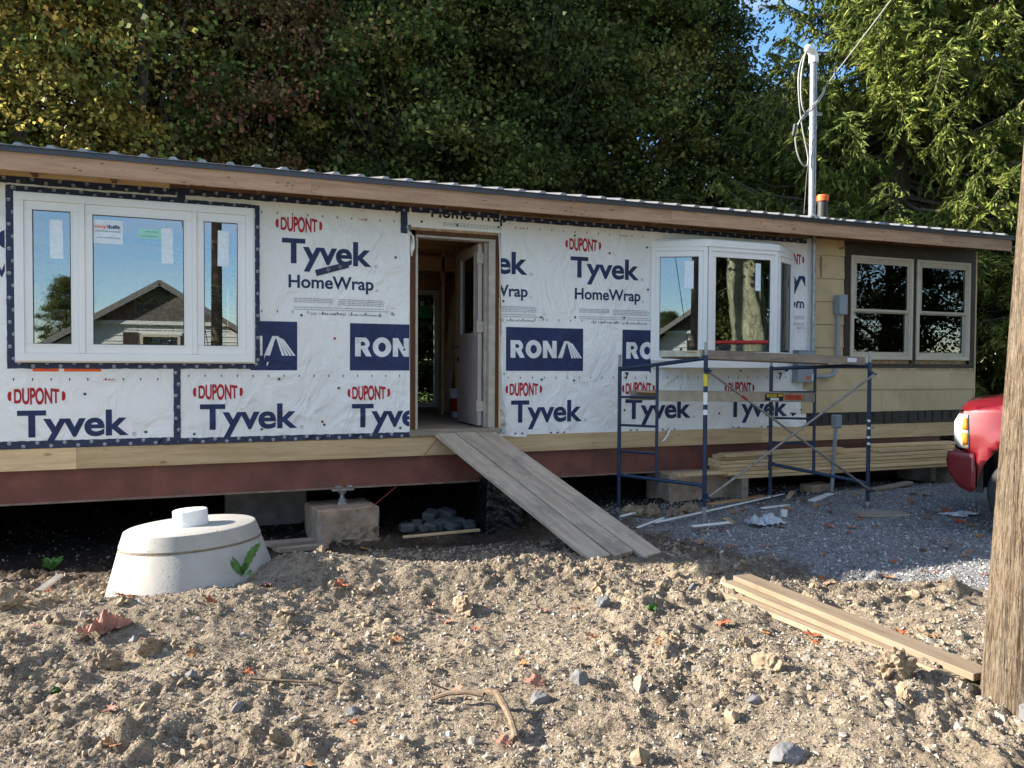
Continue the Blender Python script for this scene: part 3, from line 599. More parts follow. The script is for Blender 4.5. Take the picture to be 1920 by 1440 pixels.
def drape(polys, name, mat, parent, clip=(-2.5, 7.02, .84, 3.19), lift=.003, fold=None):
    """flat print: 2D polygons in wall coordinates cut into a grid and laid on the wrap"""
    bm = bmesh.new()
    for V, F_ in polys:
        vs = [bm.verts.new((x, 0, z)) for x, z in V]
        for f in F_:
            try: bm.faces.new([vs[i] for i in f])
            except ValueError: pass
    def cut(co, no, outer):
        g = bm.verts[:]+bm.edges[:]+bm.faces[:]
        bmesh.ops.bisect_plane(bm, geom=g, dist=1e-6, plane_co=co, plane_no=no, clear_outer=outer)
    x0, x1, z0, z1 = clip
    cut((x0, 0, 0), (-1, 0, 0), True); cut((x1, 0, 0), (1, 0, 0), True); cut((0, 0, z0), (0, 0, -1), True); cut((0, 0, z1), (0, 0, 1), True)
    if not bm.verts: bm.free(); return None
    xs = [v.co.x for v in bm.verts]; zs = [v.co.z for v in bm.verts]
    st = .03
    for i in range(math.ceil(min(xs)/st), math.floor(max(xs)/st)+1): cut((i*st, 0, 0), (1, 0, 0), False)
    for i in range(math.ceil(min(zs)/st), math.floor(max(zs)/st)+1): cut((0, 0, i*st), (0, 0, 1), False)
    bm.verts.ensure_lookup_table()
    X = np.array([v.co.x for v in bm.verts]); Z = np.array([v.co.z for v in bm.verts]); H = wrap_h(X, Z)
    off = root_loc(parent)
    for v, h in zip(bm.verts, H): v.co.y = -(h+lift); v.co -= off
    bm.normal_update()
    for f in bm.faces:
        if f.normal.y > 0: f.normal_flip()
    me = bpy.data.meshes.new(name); bm.to_mesh(me); bm.free(); me.materials.append(mat)
    o = bpy.data.objects.new(name, me); COL.objects.link(o); o.parent = parent; return o
def rect(x0, x1, z0, z1): return ([(x0, z0), (x1, z0), (x1, z1), (x0, z1)], [[0, 1, 2, 3]])
def ell(cx, cz, rx, rz, n=14): return ([(cx+rx*math.cos(2*math.pi*i/n), cz+rz*math.sin(2*math.pi*i/n)) for i in range(n)], [list(range(n))])
NAILS = [(1.8, 2.68), (0.87, 2.07), (0.66, 1.45), (1.89, 1.75), (2.07, 3.06), (2.45, 3.05), (2.91, 3.06), (1.23, 1.36), (1.09, 1.0), (0.5, 0.97), (1.85, 0.95), (2.97, 1.5), (-1.0, 1.32), (-0.51, 0.97), (-0.1, 0.94), (3.81, 3.03), (4.24, 2.86), (4.72, 2.95), (4.74, 2.47), (3.41, 2.12), (3.82, 2.13), (4.43, 2.14), (3.42, 1.44), (3.81, 1.43), (4.78, 1.53), (4.45, 1.09), (6.04, 1.54), (5.74, 1.03), (6.97, 1.28), (6.96, 1.06), (2.96, 2.41), (2.97, 2.28)]
# ------------------------------------------------------------------ the house
H = empty('house', (3.7, 2.0, .36)); tag(H, 'long low house under renovation with white house wrap, tan siding and metal roof', 'house')
DOOR = (1.95, 2.92, .89, 2.97); WL = (-1.48, .40, 1.65, 3.02); WB = (4.82, 6.70, 1.62, 3.0); WR = (7.70, 9.84, 1.70, 3.02)
def holes_boxes(x0, x1, z0, z1, holes, fn):
    xs = sorted({x0, x1, *[v for h in holes for v in h[:2] if x0 < v < x1]})
    for a, b in zip(xs, xs[1:]):
        zs = [(z0, z1)]
        for h in holes:
            if h[0] < (a+b)/2 < h[1]:
                zs = [q for (c, d) in zs for q in ((c, min(d, h[2])), (max(c, h[3]), d)) if q[1]-q[0] > 1e-4]
        for c, d in zs: fn(a, b, c, d)
m = MB(); holes_boxes(-2.5, 9.95, .845, 3.30, [DOOR, WL, WB, WR], lambda a, b, c, d: m.box(a, b, .016, .11, c, d)); m.build('wall', M['osb'], H)
m = MB(); PATIO = (2.15, 3.42, .93, 2.76)
holes_boxes(-2.5, 9.95, .845, 3.4, [PATIO, (-.9, .3, 1.8, 2.7)], lambda a, b, c, d: m.box(a, b, 4.06, 4.16, c, d)); m.build('wall', M['osb'], H, label='rear wall of bare sheathing')  # second opening is added to let some daylight into the left room
m = MB()
holes_boxes(.11, 4.06, .845, 3.4, [(.7, 3.3, 1.75, 2.98)], lambda a, b, c, d: m.box(9.85, 9.95, a, b, c, d)); m.build('wall', M['siding'], H, label='tan end wall')
MB().box(-2.5, -2.4, .11, 4.06, .845, 3.4).build('wall', M['osb'], H)
# floor, rim boards, beams
MB().box(-2.46, 9.9, .045, 4.1, .86, .925).build('floor_deck', M['floorwood'], H)
rims = [(-2.5, -1.07), (-1.068, 2.43), (2.432, 6.37), (6.372, 9.62)]
for i, (a, b) in enumerate(rims):
    MB().box(a, b, .0, .038, .655+.002*i, .845).build('rim_board', M['rim'], H)
MB().box(-2.5, 9.6, 4.06, 4.1, .655, .845).build('rim_board', M['rim'], H)
for xe in (-2.52, 9.905): MB().box(xe, xe+.02, .042, 4.1, .655, .90).build('end_rim_board', M['rim'], H)
for xj in np.arange(-2.3, 9.6, .61):
    MB().box(xj, xj+.038, .04, 4.05, .66, .855).build('floor_joist', M['rafter'], H)
def ibeam(y, name='steel_beam'):
    m = MB(); m.box(-2.6, 9.42, y-.075, y+.075, .352, .366); m.box(-2.6, 9.42, y-.075, y+.075, .640, .653); m.box(-2.6, 9.42, y-.06, y-.048, .366, .640)
    b = m.build(name, M['beam'], H); MB().box(-2.6, 9.42, y-.078, y-.074, .350, .368).build('flange_edge', M['rustedge'], b); return b
ibeam(.12); ibeam(3.6)
for i in range(5): MB().box(-2.5+i*2.43, -.08+i*2.43, 4.12, 4.14, -.45, .66).build('light_block_skirt', M['brown'], H)  # unseen skirt added to keep daylight out from under the house
for a, b in ((.045, 2.0), (2.01, 4.1)): MB().box(-2.52, -2.50, a, b, -.45, .66).build('light_block_skirt', M['brown'], H)  # same added light block at the left end
# dark papered strip below siding with torn tabs
MB().box(6.74, 9.70, -.004, .012, .846, 1.03).build('tar_paper_strip', M['brown'], H)
for i in range(17):
    x = 7.12+i*.15+.02*math.sin(i*1.7); MB().box(x, x+.10+.02*math.sin(i*2.9), -.012, -.005, .88+.02*math.sin(i*2.1), 1.0).build('paper_tab', M['blackplastic'], H)
# house wrap sheets
def wrap_sheet(x0, x1, z0f, z1, holes, seed, z0=.83):
    xs = np.unique(np.round(np.concatenate([np.arange(x0, x1, .028), [x1], [v for h in holes for v in h[:2] if x0 < v < x1]]), 4))
    zs = np.unique(np.round(np.concatenate([np.arange(z0, z1, .028), [z1], [v for h in holes for v in h[2:] if z0 < v < z1]]), 4))
    A, B = np.meshgrid(xs, zs); Hh = wrap_h(A, B); B2 = np.where(B < z0+.001, z0f(A), B)
    cx = (A[:-1, :-1]+A[1:, 1:])/2; cz = (B[:-1, :-1]+B[1:, 1:])/2; keep = np.ones_like(cx, bool)
    for h in holes: keep &= ~((cx > h[0]) & (cx < h[1]) & (cz > h[2]) & (cz < h[3]))
    Hh = np.maximum(Hh, -.012); id_ = np.arange(A.size).reshape(A.shape)
    F_ = np.stack([id_[:-1, :-1], id_[:-1, 1:], id_[1:, 1:], id_[1:, :-1]], -1)[keep]
    V = np.stack([A, -Hh, B2], -1).reshape(-1, 3)-np.array(H.location[:])
    return nmesh('house_wrap', V, F_.reshape(-1, 4), M['wrap'], smooth_=True, parent=H)
wav = lambda b, a, s: (lambda A: b+a*fbm(A*3.1, A*0+s, s, 3))
W1 = wrap_sheet(-2.5, -.2301, wav(.865, .006, 1), 3.185, [WL], 1)
W2 = wrap_sheet(-.23, 1.95, wav(.865, .006, 2), 3.185, [WL], 2)
W2b = wrap_sheet(1.9501, 2.955, lambda A: 0*A+3.0, 3.20, [], 5, z0=3.0)
W3 = wrap_sheet(2.93, 7.04, wav(.838, .014, 3), 3.185, [WB], 3, z0=.846)
# printing on the wrap
def dupont(cx, cz, w_, h_, par, clip=(-2.5, 7.04, .84, 3.19)):
    V, F_ = text_poly('DUPONT', -.78, .78, -.5, .5, .032, .98)
    V = [(cx+u*w_/2, cz+v*h_*(1-.34*u*u)) for u, v in V]
    def capseg(s):
        pts = [(s*.87, .26), (s*.93, .28)]+[(s*(.93+.07*math.cos(t)), .27*math.sin(t)) for t in np.linspace(1.2, -1.2, 7)]+[(s*.93, -.28), (s*.87, -.26)]
        return ([(cx+u*w_/2, cz+v*h_) for u, v in pts], [list(range(len(pts)))])
    drape([(V, F_), capseg(-1), capseg(1)], 'printed_logo', M['p_red'], par, clip)
    drape([text_poly('TM', cx+w_*.49, cx+w_*.53, cz-h_*.42, cz-h_*.36)], 'printed_mark', M['p_grey'], par, clip)
def ring(cx, cz, r, n=16):
    V = [(cx+q*math.cos(2*math.pi*i/n), cz+q*math.sin(2*math.pi*i/n)) for q in (r, r*.8) for i in range(n)]
    return (V, [[i, (i+1) % n, n+(i+1) % n, n+i] for i in range(n)])
def regmark(x, z, par, clip, r=.017):
    drape([ring(x, z, r), text_poly('R', x-r*.45, x+r*.45, z-r*.5, z+r*.5, .02)], 'printed_mark', M['p_grey'], par, clip)
def tyvek(x0, x1, zb, zt, par, clip=(-2.5, 7.04, .84, 3.19)):
    drape([text_poly('Tyvek', x0, x1, zb, zt, .026, .97)], 'printed_word', M['p_navy'], par, clip); regmark(x1+.045, zb+.01, par, clip)
def homewrap(x0, x1, zb, zt, par, clip=(-2.5, 7.04, .84, 3.19), mat='p_navy'):
    drape([text_poly('HomeWrap', x0, x1, zb, zt, .022, 1.0)], 'printed_word', M[mat], par, clip); regmark(x1+.035, zb, par, clip, .014)
def smallprint(x0, z, par, clip=(-2.5, 7.04, .84, 3.19)):
    rg = random.Random(5); rr = []
    for col in (0, 1):
        for row in range(3 if not col else 4):
            x = x0+col*.42; end = x+(.39 if not col else .47)
            while x < end-.02:
                w_ = rg.uniform(.015, .045); rr.append(rect(x, min(x+w_, end), z-row*.017, z-row*.017+.008)); x += w_+.006
    for row, e in ((0, .86), (1, .92)):
        x = x0; zz = z-.085-row*.022
        while x < x0+e: w_ = rg.uniform(.01, .03); rr.append(rect(x, x+w_, zz, zz+.008)); x += w_+.004
    o_ = drape(rr, 'printed_small_lines', M['p_grey'], par, clip, .0025)
    if o_: o_['kind'] = 'stuff'
    drape([text_poly('Call 1-800-448-9835', x0+.15, x0+.50, z-.152, z-.130, .0)], 'printed_line', M['p_black'], par, clip)
    drape([text_poly('tyvek.ca/homewrap', x0+.53, x0+.86, z-.152, z-.130, .0)], 'printed_line', M['p_black'], par, clip)
    d = x0+.965; zz = z-.12
    drape([([(d, zz+.025), (d+.016, zz), (d+.006, zz-.018), (d-.006, zz-.018), (d-.016, zz)], [[0, 1, 2, 3, 4]])], 'printed_mark', M['p_grey'], par, clip)
    drape([text_poly('USA', d-.01, d+.035, zz+.05, zz+.063, .01)], 'printed_mark', M['p_grey'], par, clip)
def rona(x0, par, clip, zt=2.005, zb=1.535):
    wd, ht = .92, zt-zb
    drape([rect(x0, x0+wd, zb, zt)], 'printed_panel', M['p_navy'], par, clip)
    def P(u, v): return (x0+u*wd, zb+v*ht)
    b, t = .30, .70; L = []
    def poly(pts): L.append(([P(*p) for p in pts], [list(range(len(pts)))]))
    # R
    poly([(.055, b), (.055, t), (.117, t), (.117, b)]); poly([(.105, t), (.17, t), (.19, t-.03), (.105, t-.09)]); poly([(.19, t-.03), (.212, t-.10), (.165, t-.125), (.150, t-.09), (.105, t-.09)])
    poly([(.212, t-.10), (.212, t-.17), (.165, t-.155), (.165, t-.125)]); poly([(.212, t-.17), (.19, t-.225), (.105, t-.25), (.105, t-.175), (.15, t-.175), (.165, t-.155)])
    poly([(.125, t-.245), (.19, t-.225), (.235, b), (.175, b)])
    n = 28; V = []  # O
    for k_, (a, c) in enumerate(((.103, .212), (.042, .100))): V += [P(.35+a*math.cos(2*math.pi*i/n), .5+c*math.sin(2*math.pi*i/n)) for i in range(n)]
    L.append((V, [[i, (i+1) % n, n+(i+1) % n, n+i] for i in range(n)]))
    poly([(.470, b), (.470, t), (.528, t), (.528, b)]); poly([(.592, b), (.592, t), (.650, t), (.650, b)]); poly([(.528, t), (.528, t-.19), (.592, b), (.592, b+.19)])
    # A: solid left stroke, three thin slashes on the right
    poly([(.665, b), (.75, t), (.815, t), (.775, t-.07), (.725, b)])
    for q in range(4):
        o = q*.037; poly([(.775+o*.55+.006, t-.0-q*.02), (.793+o*.55+.006, t-.0-q*.02), (.872+o, b), (.845+o, b)])
    for a_l, b_l in ((0, 6), (6, 7), (7, 10), (10, 15)): drape(L[a_l:b_l], 'printed_letter', M['p_white'], par, clip, .0042)
def ticks(x0, x1, z, par, red=()):
    drape([rect(x, x+.009, z, z+.022) for x in np.arange(x0, x1, .142)], 'printed_ticks', M['p_black'], par, (-2.5, 7.04, .84, 3.19), .0026)['kind'] = 'stuff'
    for x in red: drape([text_poly('11800', x, x+.09, z+.0, z+.014, .01)], 'printed_mark', M['p_red'], par, (-2.5, 7.04, .84, 3.19), .0026)
C1 = (-2.5, -.24, .84, 3.19); C2 = (-.225, 1.945, .84, 3.19); C3 = (2.935, 7.03, .85, 3.19); CB3 = (2.935, 4.775, .85, 3.19)
tyvek(-2.16, -1.30, 2.57, 2.81, W1, (-2.5, -1.60, .84, 3.19)); homewrap(-2.1, -1.27, 2.33, 2.46, W1, (-2.5, -1.60, 1, 3))
dupont(.85, 2.945, .44, .148, W2, C2); tyvek(.69, 1.555, 2.57, 2.81, W2, C2); homewrap(.75, 1.575, 2.335, 2.46, W2, C2); smallprint(.80, 2.23, W2, C2)
dupont(3.915, 2.935, .44, .148, W3, C3); tyvek(3.76, 4.62, 2.57, 2.80, W3, C3); homewrap(3.815, 4.64, 2.33, 2.455, W3, C3); smallprint(3.87, 2.22, W3, CB3)
tyvek(2.38, 3.245, 2.57, 2.81, W3, C3); homewrap(2.42, 3.25, 2.33, 2.455, W3, C3); smallprint(2.47, 2.22, W3, C3)
CR = (6.735, 6.99, .85, 3.19)
dupont(6.76, 2.93, .44, .148, W3, CR); tyvek(6.58, 7.44, 2.57, 2.80, W3, CR); homewrap(6.64, 7.47, 2.325, 2.45, W3, CR); smallprint(6.72, 2.22, W3, CR)
homewrap(2.17, 3.005, 3.115, 3.25, W2b, (2.0, 2.95, 3.0, 3.15), 'p_black'); drape([rect(x, x+.03, 3.065-.015*r0, 3.071-.015*r0) for r0 in range(3) for x in np.arange(2.3, 2.93, .036)], 'printed_small_lines', M['p_grey'], W2b, (1.96, 2.955, 3.0, 3.19))
homewrap(2.17, 3.005, 3.115, 3.25, W3, (2.96, 3.05, 3.0, 3.15), 'p_black')
dupont(-1.37, 1.305, .44, .148, W1, C1); dupont(.11, 1.33, .44, .148, W2, C2); dupont(1.53, 1.31, .43, .148, W2, C2)
dupont(3.21, 1.335, .43, .148, W3, C3); dupont(4.63, 1.335, .43, .148, W3, C3); dupont(6.03, 1.335, .43, .148, W3, C3)
tyvek(-1.52, -.65, .945, 1.18, W1, C1); tyvek(-.05, .83, .975, 1.215, W2, C2); tyvek(1.36, 2.22, .965, 1.20, W2, C2)
tyvek(3.06, 3.91, .975, 1.215, W3, C3); tyvek(4.46, 5.34, .985, 1.215, W3, C3); tyvek(5.86, 6.74, .98, 1.21, W3, C3)
for x in (3.10, 4.52, 5.93): homewrap(x, x+.83, .735, .865, W3, C3)
rona(-.09, W2, (.40, 1.9, 1, 3)); rona(1.34, W2, C2); rona(3.0, W3, C3); rona(4.41, W3, (2.94, 4.79, 1, 3)); rona(5.83, W3, (6.70, 6.76, 1, 3))
drape([rect(-1.40, -1.20, 1.52, 1.58), rect(-1.16, -.87, 1.52, 1.58)], 'printed_panel', M['p_orange'], W1, C1)
ticks(-2.4, -.3, 1.44, W1, (-.85,)); ticks(-.15, 1.9, 1.47, W2); ticks(3.02, 6.9, 1.45, W3, ()); ticks(.5, 1.9, 3.03, W2, (1.42,)); ticks(.5, 1.9, 2.09, W2); ticks(3.1, 4.75, 3.06, W3, (3.12, 4.38)); ticks(3.05, 4.75, 2.08, W3)
drape([text_poly('7', 4.45, 4.5, 1.44, 1.52, .05), text_poly('7', 6.6, 6.66, 1.44, 1.52, .05)], 'printed_mark', M['p_black'], W3, C3)
# cap nails
cap = MB(); cap.lathe([(.001, .0035), (.009, .0035), (.0125, 0), (.013, -.004)], n=12, cap=False); cap.v = [Vector((v.x, -v.z, v.y)) for v in cap.v]
cm = cap.build('cap_nail', M['green'], None, True); cm2 = cm.data.copy(); cm2.materials.clear(); cm2.materials.append(M['redcap'])
def capn(x, z, red=False, first=[True]):
    if first[0]: o = cm; first[0] = False
    else: o = bpy.data.objects.new('cap_nail', cm2 if red else cm.data); COL.objects.link(o)
    o.parent = H; o.location = Vector((x, -float(wrap_h(x, z))-.0055, z))-H.location
for x, z in NAILS: capn(x, z)
for x, z in [(1.81, 3.14), (1.19, 1.85), (1.07, 1.03)]: capn(x, z, True)
# seam tape with printed rings
def tape(x0, x1, z0, z1, par, marks=True, ph=0, lift=.0055):
    t = drape([rect(x0, x1, z0, z1)], 'seam_tape', M['tape'], par, (-2.5, 7.03, .80, 3.25), lift)
    n = t.data; rg = random.Random(int(x0*100+z0*10))
    for v in n.vertices: v.co.y += rg.uniform(-.0012, .0012); v.co.x += rg.uniform(-.002, .002); v.co.z += rg.uniform(-.003, .003)
    if marks:
        L = []; T_ = []; hor = (x1-x0) > (z1-z0); ln = (x1-x0) if hor else (z1-z0); k_ = 0; p = .06+ph
        while p < ln-.02:
            s_ = (.3 if k_ % 2 else .72)
            cx, cz = (x0+p, z0+(z1-z0)*s_) if hor else (x0+(x1-x0)*s_, z0+p)
            L += [ring(cx, cz, .0145, 12), rect(cx-.008, cx+.008, cz+.004, cz+.0075), rect(cx-.002, cx+.002, cz-.008, cz+.004)]
            p += .105; k_ += 1
        drape([l for l in L if l], 'tape_print', M['whiteprint'], par, (-2.5, 7.03, .80, 3.25), lift+.0022)['kind'] = 'stuff'
tape(-2.5, -.205, 3.135, 3.195, W1); tape(-.20, 1.94, 3.145, 3.20, W2, ph=.03); tape(1.96, 2.92, 3.15, 3.205, W2b, ph=.04); tape(2.93, 7.02, 3.135, 3.19, W3)
tape(-1.515, -.22, 3.06, 3.118, W1, ph=.02); tape(-.22, .415, 3.05, 3.105, W2); tape(-.235, -.165, 3.105, 3.20, W2, False, lift=.009)
tape(-1.59, -1.517, 1.57, 3.12, W1); tape(.418, .485, 1.575, 3.10, W2); tape(-1.59, -.24, 1.545, 1.615, W1, ph=.03); tape(-.24, .485, 1.548, 1.612, W2, lift=.008)
tape(-.275, -.215, .905, 1.547, W2, ph=.02); tape(-2.5, -.24, .848, .915, W1, ph=.02); tape(-.24, 1.945, .852, .905, W2, ph=.05); tape(1.85, 1.92, 2.93, 3.148, W2, False)
a_ = math.atan2(.09, .30); ca, sa = math.cos(a_), math.sin(a_)
drape([([(1.165+u*ca-v*sa, 2.535+u*sa+v*ca) for u, v in ((-.165, -.033), (.165, -.03), (.165, .03), (-.165, .028))], [[0, 1, 2, 3]])], 'seam_tape', M['tape'], W2, C2, .007)
for q in (-.04, .08): drape([ring(1.165+q*ca, 2.535+q*sa, .0145, 12)], 'tape_print', M['whiteprint'], W2, C2, .0095)
# torn wrap flaps by the door and loose strip
def flap(pts, name='wrap_flap', mat='wrap'):
    m = MB(); n = len(pts)//2; m.add(pts, [(i, i+1, n+i+1, n+i) for i in range(n-1)]); o = m.build(name, M[mat], H, True, recalc=False)
    sol = o.modifiers.new('s', 'SOLIDIFY'); sol.thickness = .002; return o
flap([(1.952, -.01, 3.02), (1.955, -.03, 2.9), (1.95, -.02, 2.8), (1.955, -.01, 2.70), (1.90, -.012, 3.0), (1.975, -.06, 2.89), (1.985, -.05, 2.79), (1.965, -.02, 2.70)])
flap([(2.93, -.008, 3.0), (2.93, -.010, 2.4), (2.93, -.01, 1.6), (2.935, -.012, .88), (2.90, -.02, 2.99), (2.925, -.03, 2.4), (2.955, -.035, 1.6), (2.99, -.04, .86)])
flap([(5.02, -.03, .86), (4.99, -.05, .81), (4.95, -.05, .76), (4.91, -.045, .72), (5.04, -.035, .86), (5.01, -.06, .80), (4.98, -.05, .75), (4.945, -.05, .71)])

# fascia, soffit, roof
for a, b in ((-2.8, .92), (.922, 4.79), (4.792, 8.87), (8.872, 10.13)):
    MB().box(a, b, -.40, -.362, 3.165, 3.325).build('fascia_board', M['fascia'], H)
MB().box(-2.82, 10.16, -.418, -.404, 3.312, 3.362).box(-2.82, 10.16, -.404, -.36, 3.350, 3.356).build('drip_edge', M['trimmetal'], H)
for a, b, mt in ((-2.8, -.3, 'rim'),):
    MB().box(a, b, -.020, .014, 3.196, 3.26).build('frieze_board', M[mt], H)
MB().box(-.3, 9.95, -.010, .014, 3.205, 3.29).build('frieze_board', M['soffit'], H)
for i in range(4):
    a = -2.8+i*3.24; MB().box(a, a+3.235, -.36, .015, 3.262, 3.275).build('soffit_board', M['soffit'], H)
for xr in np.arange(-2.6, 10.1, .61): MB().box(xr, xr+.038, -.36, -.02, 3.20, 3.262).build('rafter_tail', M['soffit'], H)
SL = .205
def roofz(y): return 3.362+SL*(y+.43)
for i in range(14):
    x0 = -2.84+i*.93; x1 = x0+.928; m = MB(); dz = .0006*(i % 2)
    ys = (-.435, 2.1); m.add([(x0, ys[0], roofz(ys[0])+dz), (x1, ys[0], roofz(ys[0])+dz), (x1, ys[1], roofz(ys[1])+dz), (x0, ys[1], roofz(ys[1])+dz), (x0, ys[0], roofz(ys[0])-.004), (x1, ys[0], roofz(ys[0])-.004), (x1, ys[1], roofz(ys[1])-.004), (x0, ys[1], roofz(ys[1])-.004)],
          [(0, 1, 2, 3), (7, 6, 5, 4), (0, 4, 5, 1), (2, 6, 7, 3), (1, 5, 6, 2), (0, 3, 7, 4)])
    for k_ in range(4):
        xc = x0+.03+k_*.2325
        prof = [(-.042, .0008), (-.018, .024), (.018, .024), (.042, .0008)]
        vs = [(xc+u, y, roofz(y)+v+dz) for y in ys for u, v in prof]; m.add(vs, [(0, 1, 5, 4), (1, 2, 6, 5), (2, 3, 7, 6), (0, 3, 2, 1), (4, 5, 6, 7)])
    m.build('roof_panel', M['roof'], H, recalc=False)
m = MB(); m.add([(-2.84, 2.1, roofz(2.1)), (10.16, 2.1, roofz(2.1)), (10.16, 4.6, roofz(2.1)-.5), (-2.84, 4.6, roofz(2.1)-.5)], [(0, 1, 2, 3)]); m.build('rear_roof', M['roof'], H, recalc=False)
MB().box(-2.48, 9.9, .06, 4.1, 3.30, 3.31).build('ceiling', M['stud'], H)
for xx_ in (-2.5, 9.93): MB().prism([(0, 3.3), (4.2, 3.3), (4.2, roofz(2.1)-.45), (2.1, roofz(2.1)-.02), (0, roofz(0)-.02)], 'X', xx_, xx_+.02).build('gable_wall', M['osb'], H)

# windows ------------------------------------------------------------
def bars(m, x0, x1, z0, z1, w_, y0, y1, wz=None):
    wz = wz or w_
    m.box(x0, x1, y0, y1, z1-wz, z1); m.box(x0, x1, y0, y1, z0, z0+wz); m.box(x0, x0+w_, y0, y1, z0+wz, z1-wz); m.box(x1-w_, x1, y0, y1, z0+wz, z1-wz)
def sash_unit(par, s, p, T=None, y=-.07, mat='vinyl', glass='glass', depth=.035):
    """s = sash rect, p = pane rect"""
    m = MB(); m.box(s[0], s[1], y, y+depth, p[3], s[3]); m.box(s[0], s[1], y, y+depth, s[2], p[2]); m.box(s[0], p[0], y, y+depth, p[2], p[3]); m.box(p[1], s[1], y, y+depth, p[2], p[3])
    a = m.build('sash', M[mat], par, bevel=.003, T=T)
    m = MB(); bars(m, p[0]-.012, p[1]+.012, p[2]-.012, p[3]+.012, .011, y-.004, y-.0005); m.build('glazing_bead', M[mat], par, T=T)
    m = MB(); bars(m, p[0]-.0005, p[1]+.0005, p[2]-.0005, p[3]+.0005, .007, y+.006, y+.0085); m.build('spacer', M['spacer'], par, T=T)
    m = MB(); m.box(p[0]-.003, p[1]+.003, y+.010, y+.014, p[2]-.003, p[3]+.003); m.build('pane', M[glass], par, T=T)
def sheet(par, x0, x1, z0, z1, y, mat, name, tilt=0, T=None):
    m = MB(); cx, cz = (x0+x1)/2, (z0+z1)/2; c, s = math.cos(tilt), math.sin(tilt)
    P = [((x-cx)*c-(z-cz)*s+cx, (x-cx)*s+(z-cz)*c+cz) for x, z in ((x0, z0), (x1, z0), (x1, z1), (x0, z1))]
    m.prism(P, 'Y', y, y+.0006); return m.build(name, M[mat], par, T=T)
def flat_text(par, txt, x0, x1, zb, zt, y, mat, name='printed_word', off=.02, T=None):
    V, F_ = text_poly(txt, x0, x1, zb, zt, off); m = MB(); m.add([(x, y, z) for x, z in V], F_); return m.build(name, M[mat], par, T=T, recalc=False)
m = MB(); bars(m, -1.51, .425, 1.61, 3.052, .068, -.10, .02); m.box(-1.03, -.98, -.098, .02, 1.68, 2.985); m.box(-.11, -.07, -.098, .02, 1.68, 2.985); bars(m, -1.525, .44, 1.598, 3.064, .016, -.045, -.002)
WIN = m.build('triple_window', M['vinyl'], H, bevel=.003)
sash_unit(WIN, (-1.442, -1.03, 1.678, 2.984), (-1.38, -1.09, 1.76, 2.91), y=-.082); sash_unit(WIN, (-.98, -.11, 1.678, 2.984), (-.92, -.18, 1.76, 2.90), y=-.084); sash_unit(WIN, (-.07, .357, 1.678, 2.984), (-.01, .285, 1.76, 2.905), y=-.082)
yg = -.0725
sheet(WIN, -1.25, -1.15, 2.50, 2.835, yg, 'white_paper', 'glass_label', .01); sheet(WIN, .11, .205, 2.50, 2.83, yg, 'white_paper', 'glass_label', -.01)
sheet(WIN, -.918, -.68, 2.65, 2.86, yg-.002, 'white_paper', 'glass_label', -.01); flat_text(WIN, 'vinyl', -.91, -.80, 2.785, 2.818, yg-.0035, 'orangecap', 'printed_word', .02); flat_text(WIN, 'bilt', -.795, -.70, 2.785, 2.818, yg-.0035, 'navy', 'printed_word', .04)
flat_text(WIN, 'WINDOWS & DOORS', -.90, -.70, 2.755, 2.766, yg-.0035, 'navy', 'printed_line', .01); flat_text(WIN, 'www.vinylbilt.com', -.90, -.70, 2.70, 2.711, yg-.0035, 'navy', 'printed_line', .01)
sheet(WIN, -.555, -.37, 2.715, 2.80, yg-.002, 'mint', 'paper_note', -.02)
flat_text(WIN, 'see note', -.50, -.40, 2.775, 2.786, yg-.0035, 'navy', 'written_line', 0); flat_text(WIN, 'kitchen', -.53, -.40, 2.733, 2.745, yg-.0035, 'navy', 'written_line', 0)
sheet(WIN, -.368, -.27, 2.50, 2.82, yg-.0025, 'white_paper', 'glass_label', .01)
# bay window
bp = [(4.78, .0), (5.34, -.30), (6.31, -.30), (6.80, .0)]
m = MB(); m.prism([(4.76, .012), (5.33, -.34), (6.32, -.34), (6.84, .012)], 'Z', 2.955, 3.03)
BAY = m.build('bay_window', M['vinyl'], H, bevel=.004)
MB().prism([(4.76, .012), (5.33, -.34), (6.32, -.34), (6.84, .012)], 'Z', 1.575, 1.655).build('bay_sill', M['vinyl'], BAY, bevel=.004)
for i, (p, q) in enumerate(zip(bp, bp[1:])):
    p = Vector((*p, 0)); q = Vector((*q, 0)); d = (q-p); L_ = d.length; ang = math.atan2(d.y, d.x); T = Matrix.Translation(p) @ Matrix.Rotation(ang, 4, 'Z')
    m = MB(); bars(m, .002, L_-.002, 1.655, 2.955, .045, -.03, .045); m.build('bay_frame', M['vinyl'], BAY, T=T, bevel=.002)
    sash_unit(BAY, (.045, L_-.045, 1.70, 2.91), (.10, L_-.10, 1.765, 2.845), T=T, y=-.018, glass='glass')
    if i < 2: sheet(BAY, L_-.26 if i == 0 else .66, L_-.155 if i == 0 else .735, 2.48, 2.80, -.010, 'white_paper', 'glass_label', 0, T)
MB().box(4.85, 6.75, .012, .10, 1.60, 1.64).build('bay_seat', M['rim'], BAY)
MB().prism([(4.80, .02), (5.36, -.28), (6.29, -.28), (6.80, .02)], 'Z', 3.031, 3.05).build('bay_roof', M['vinyl'], BAY)
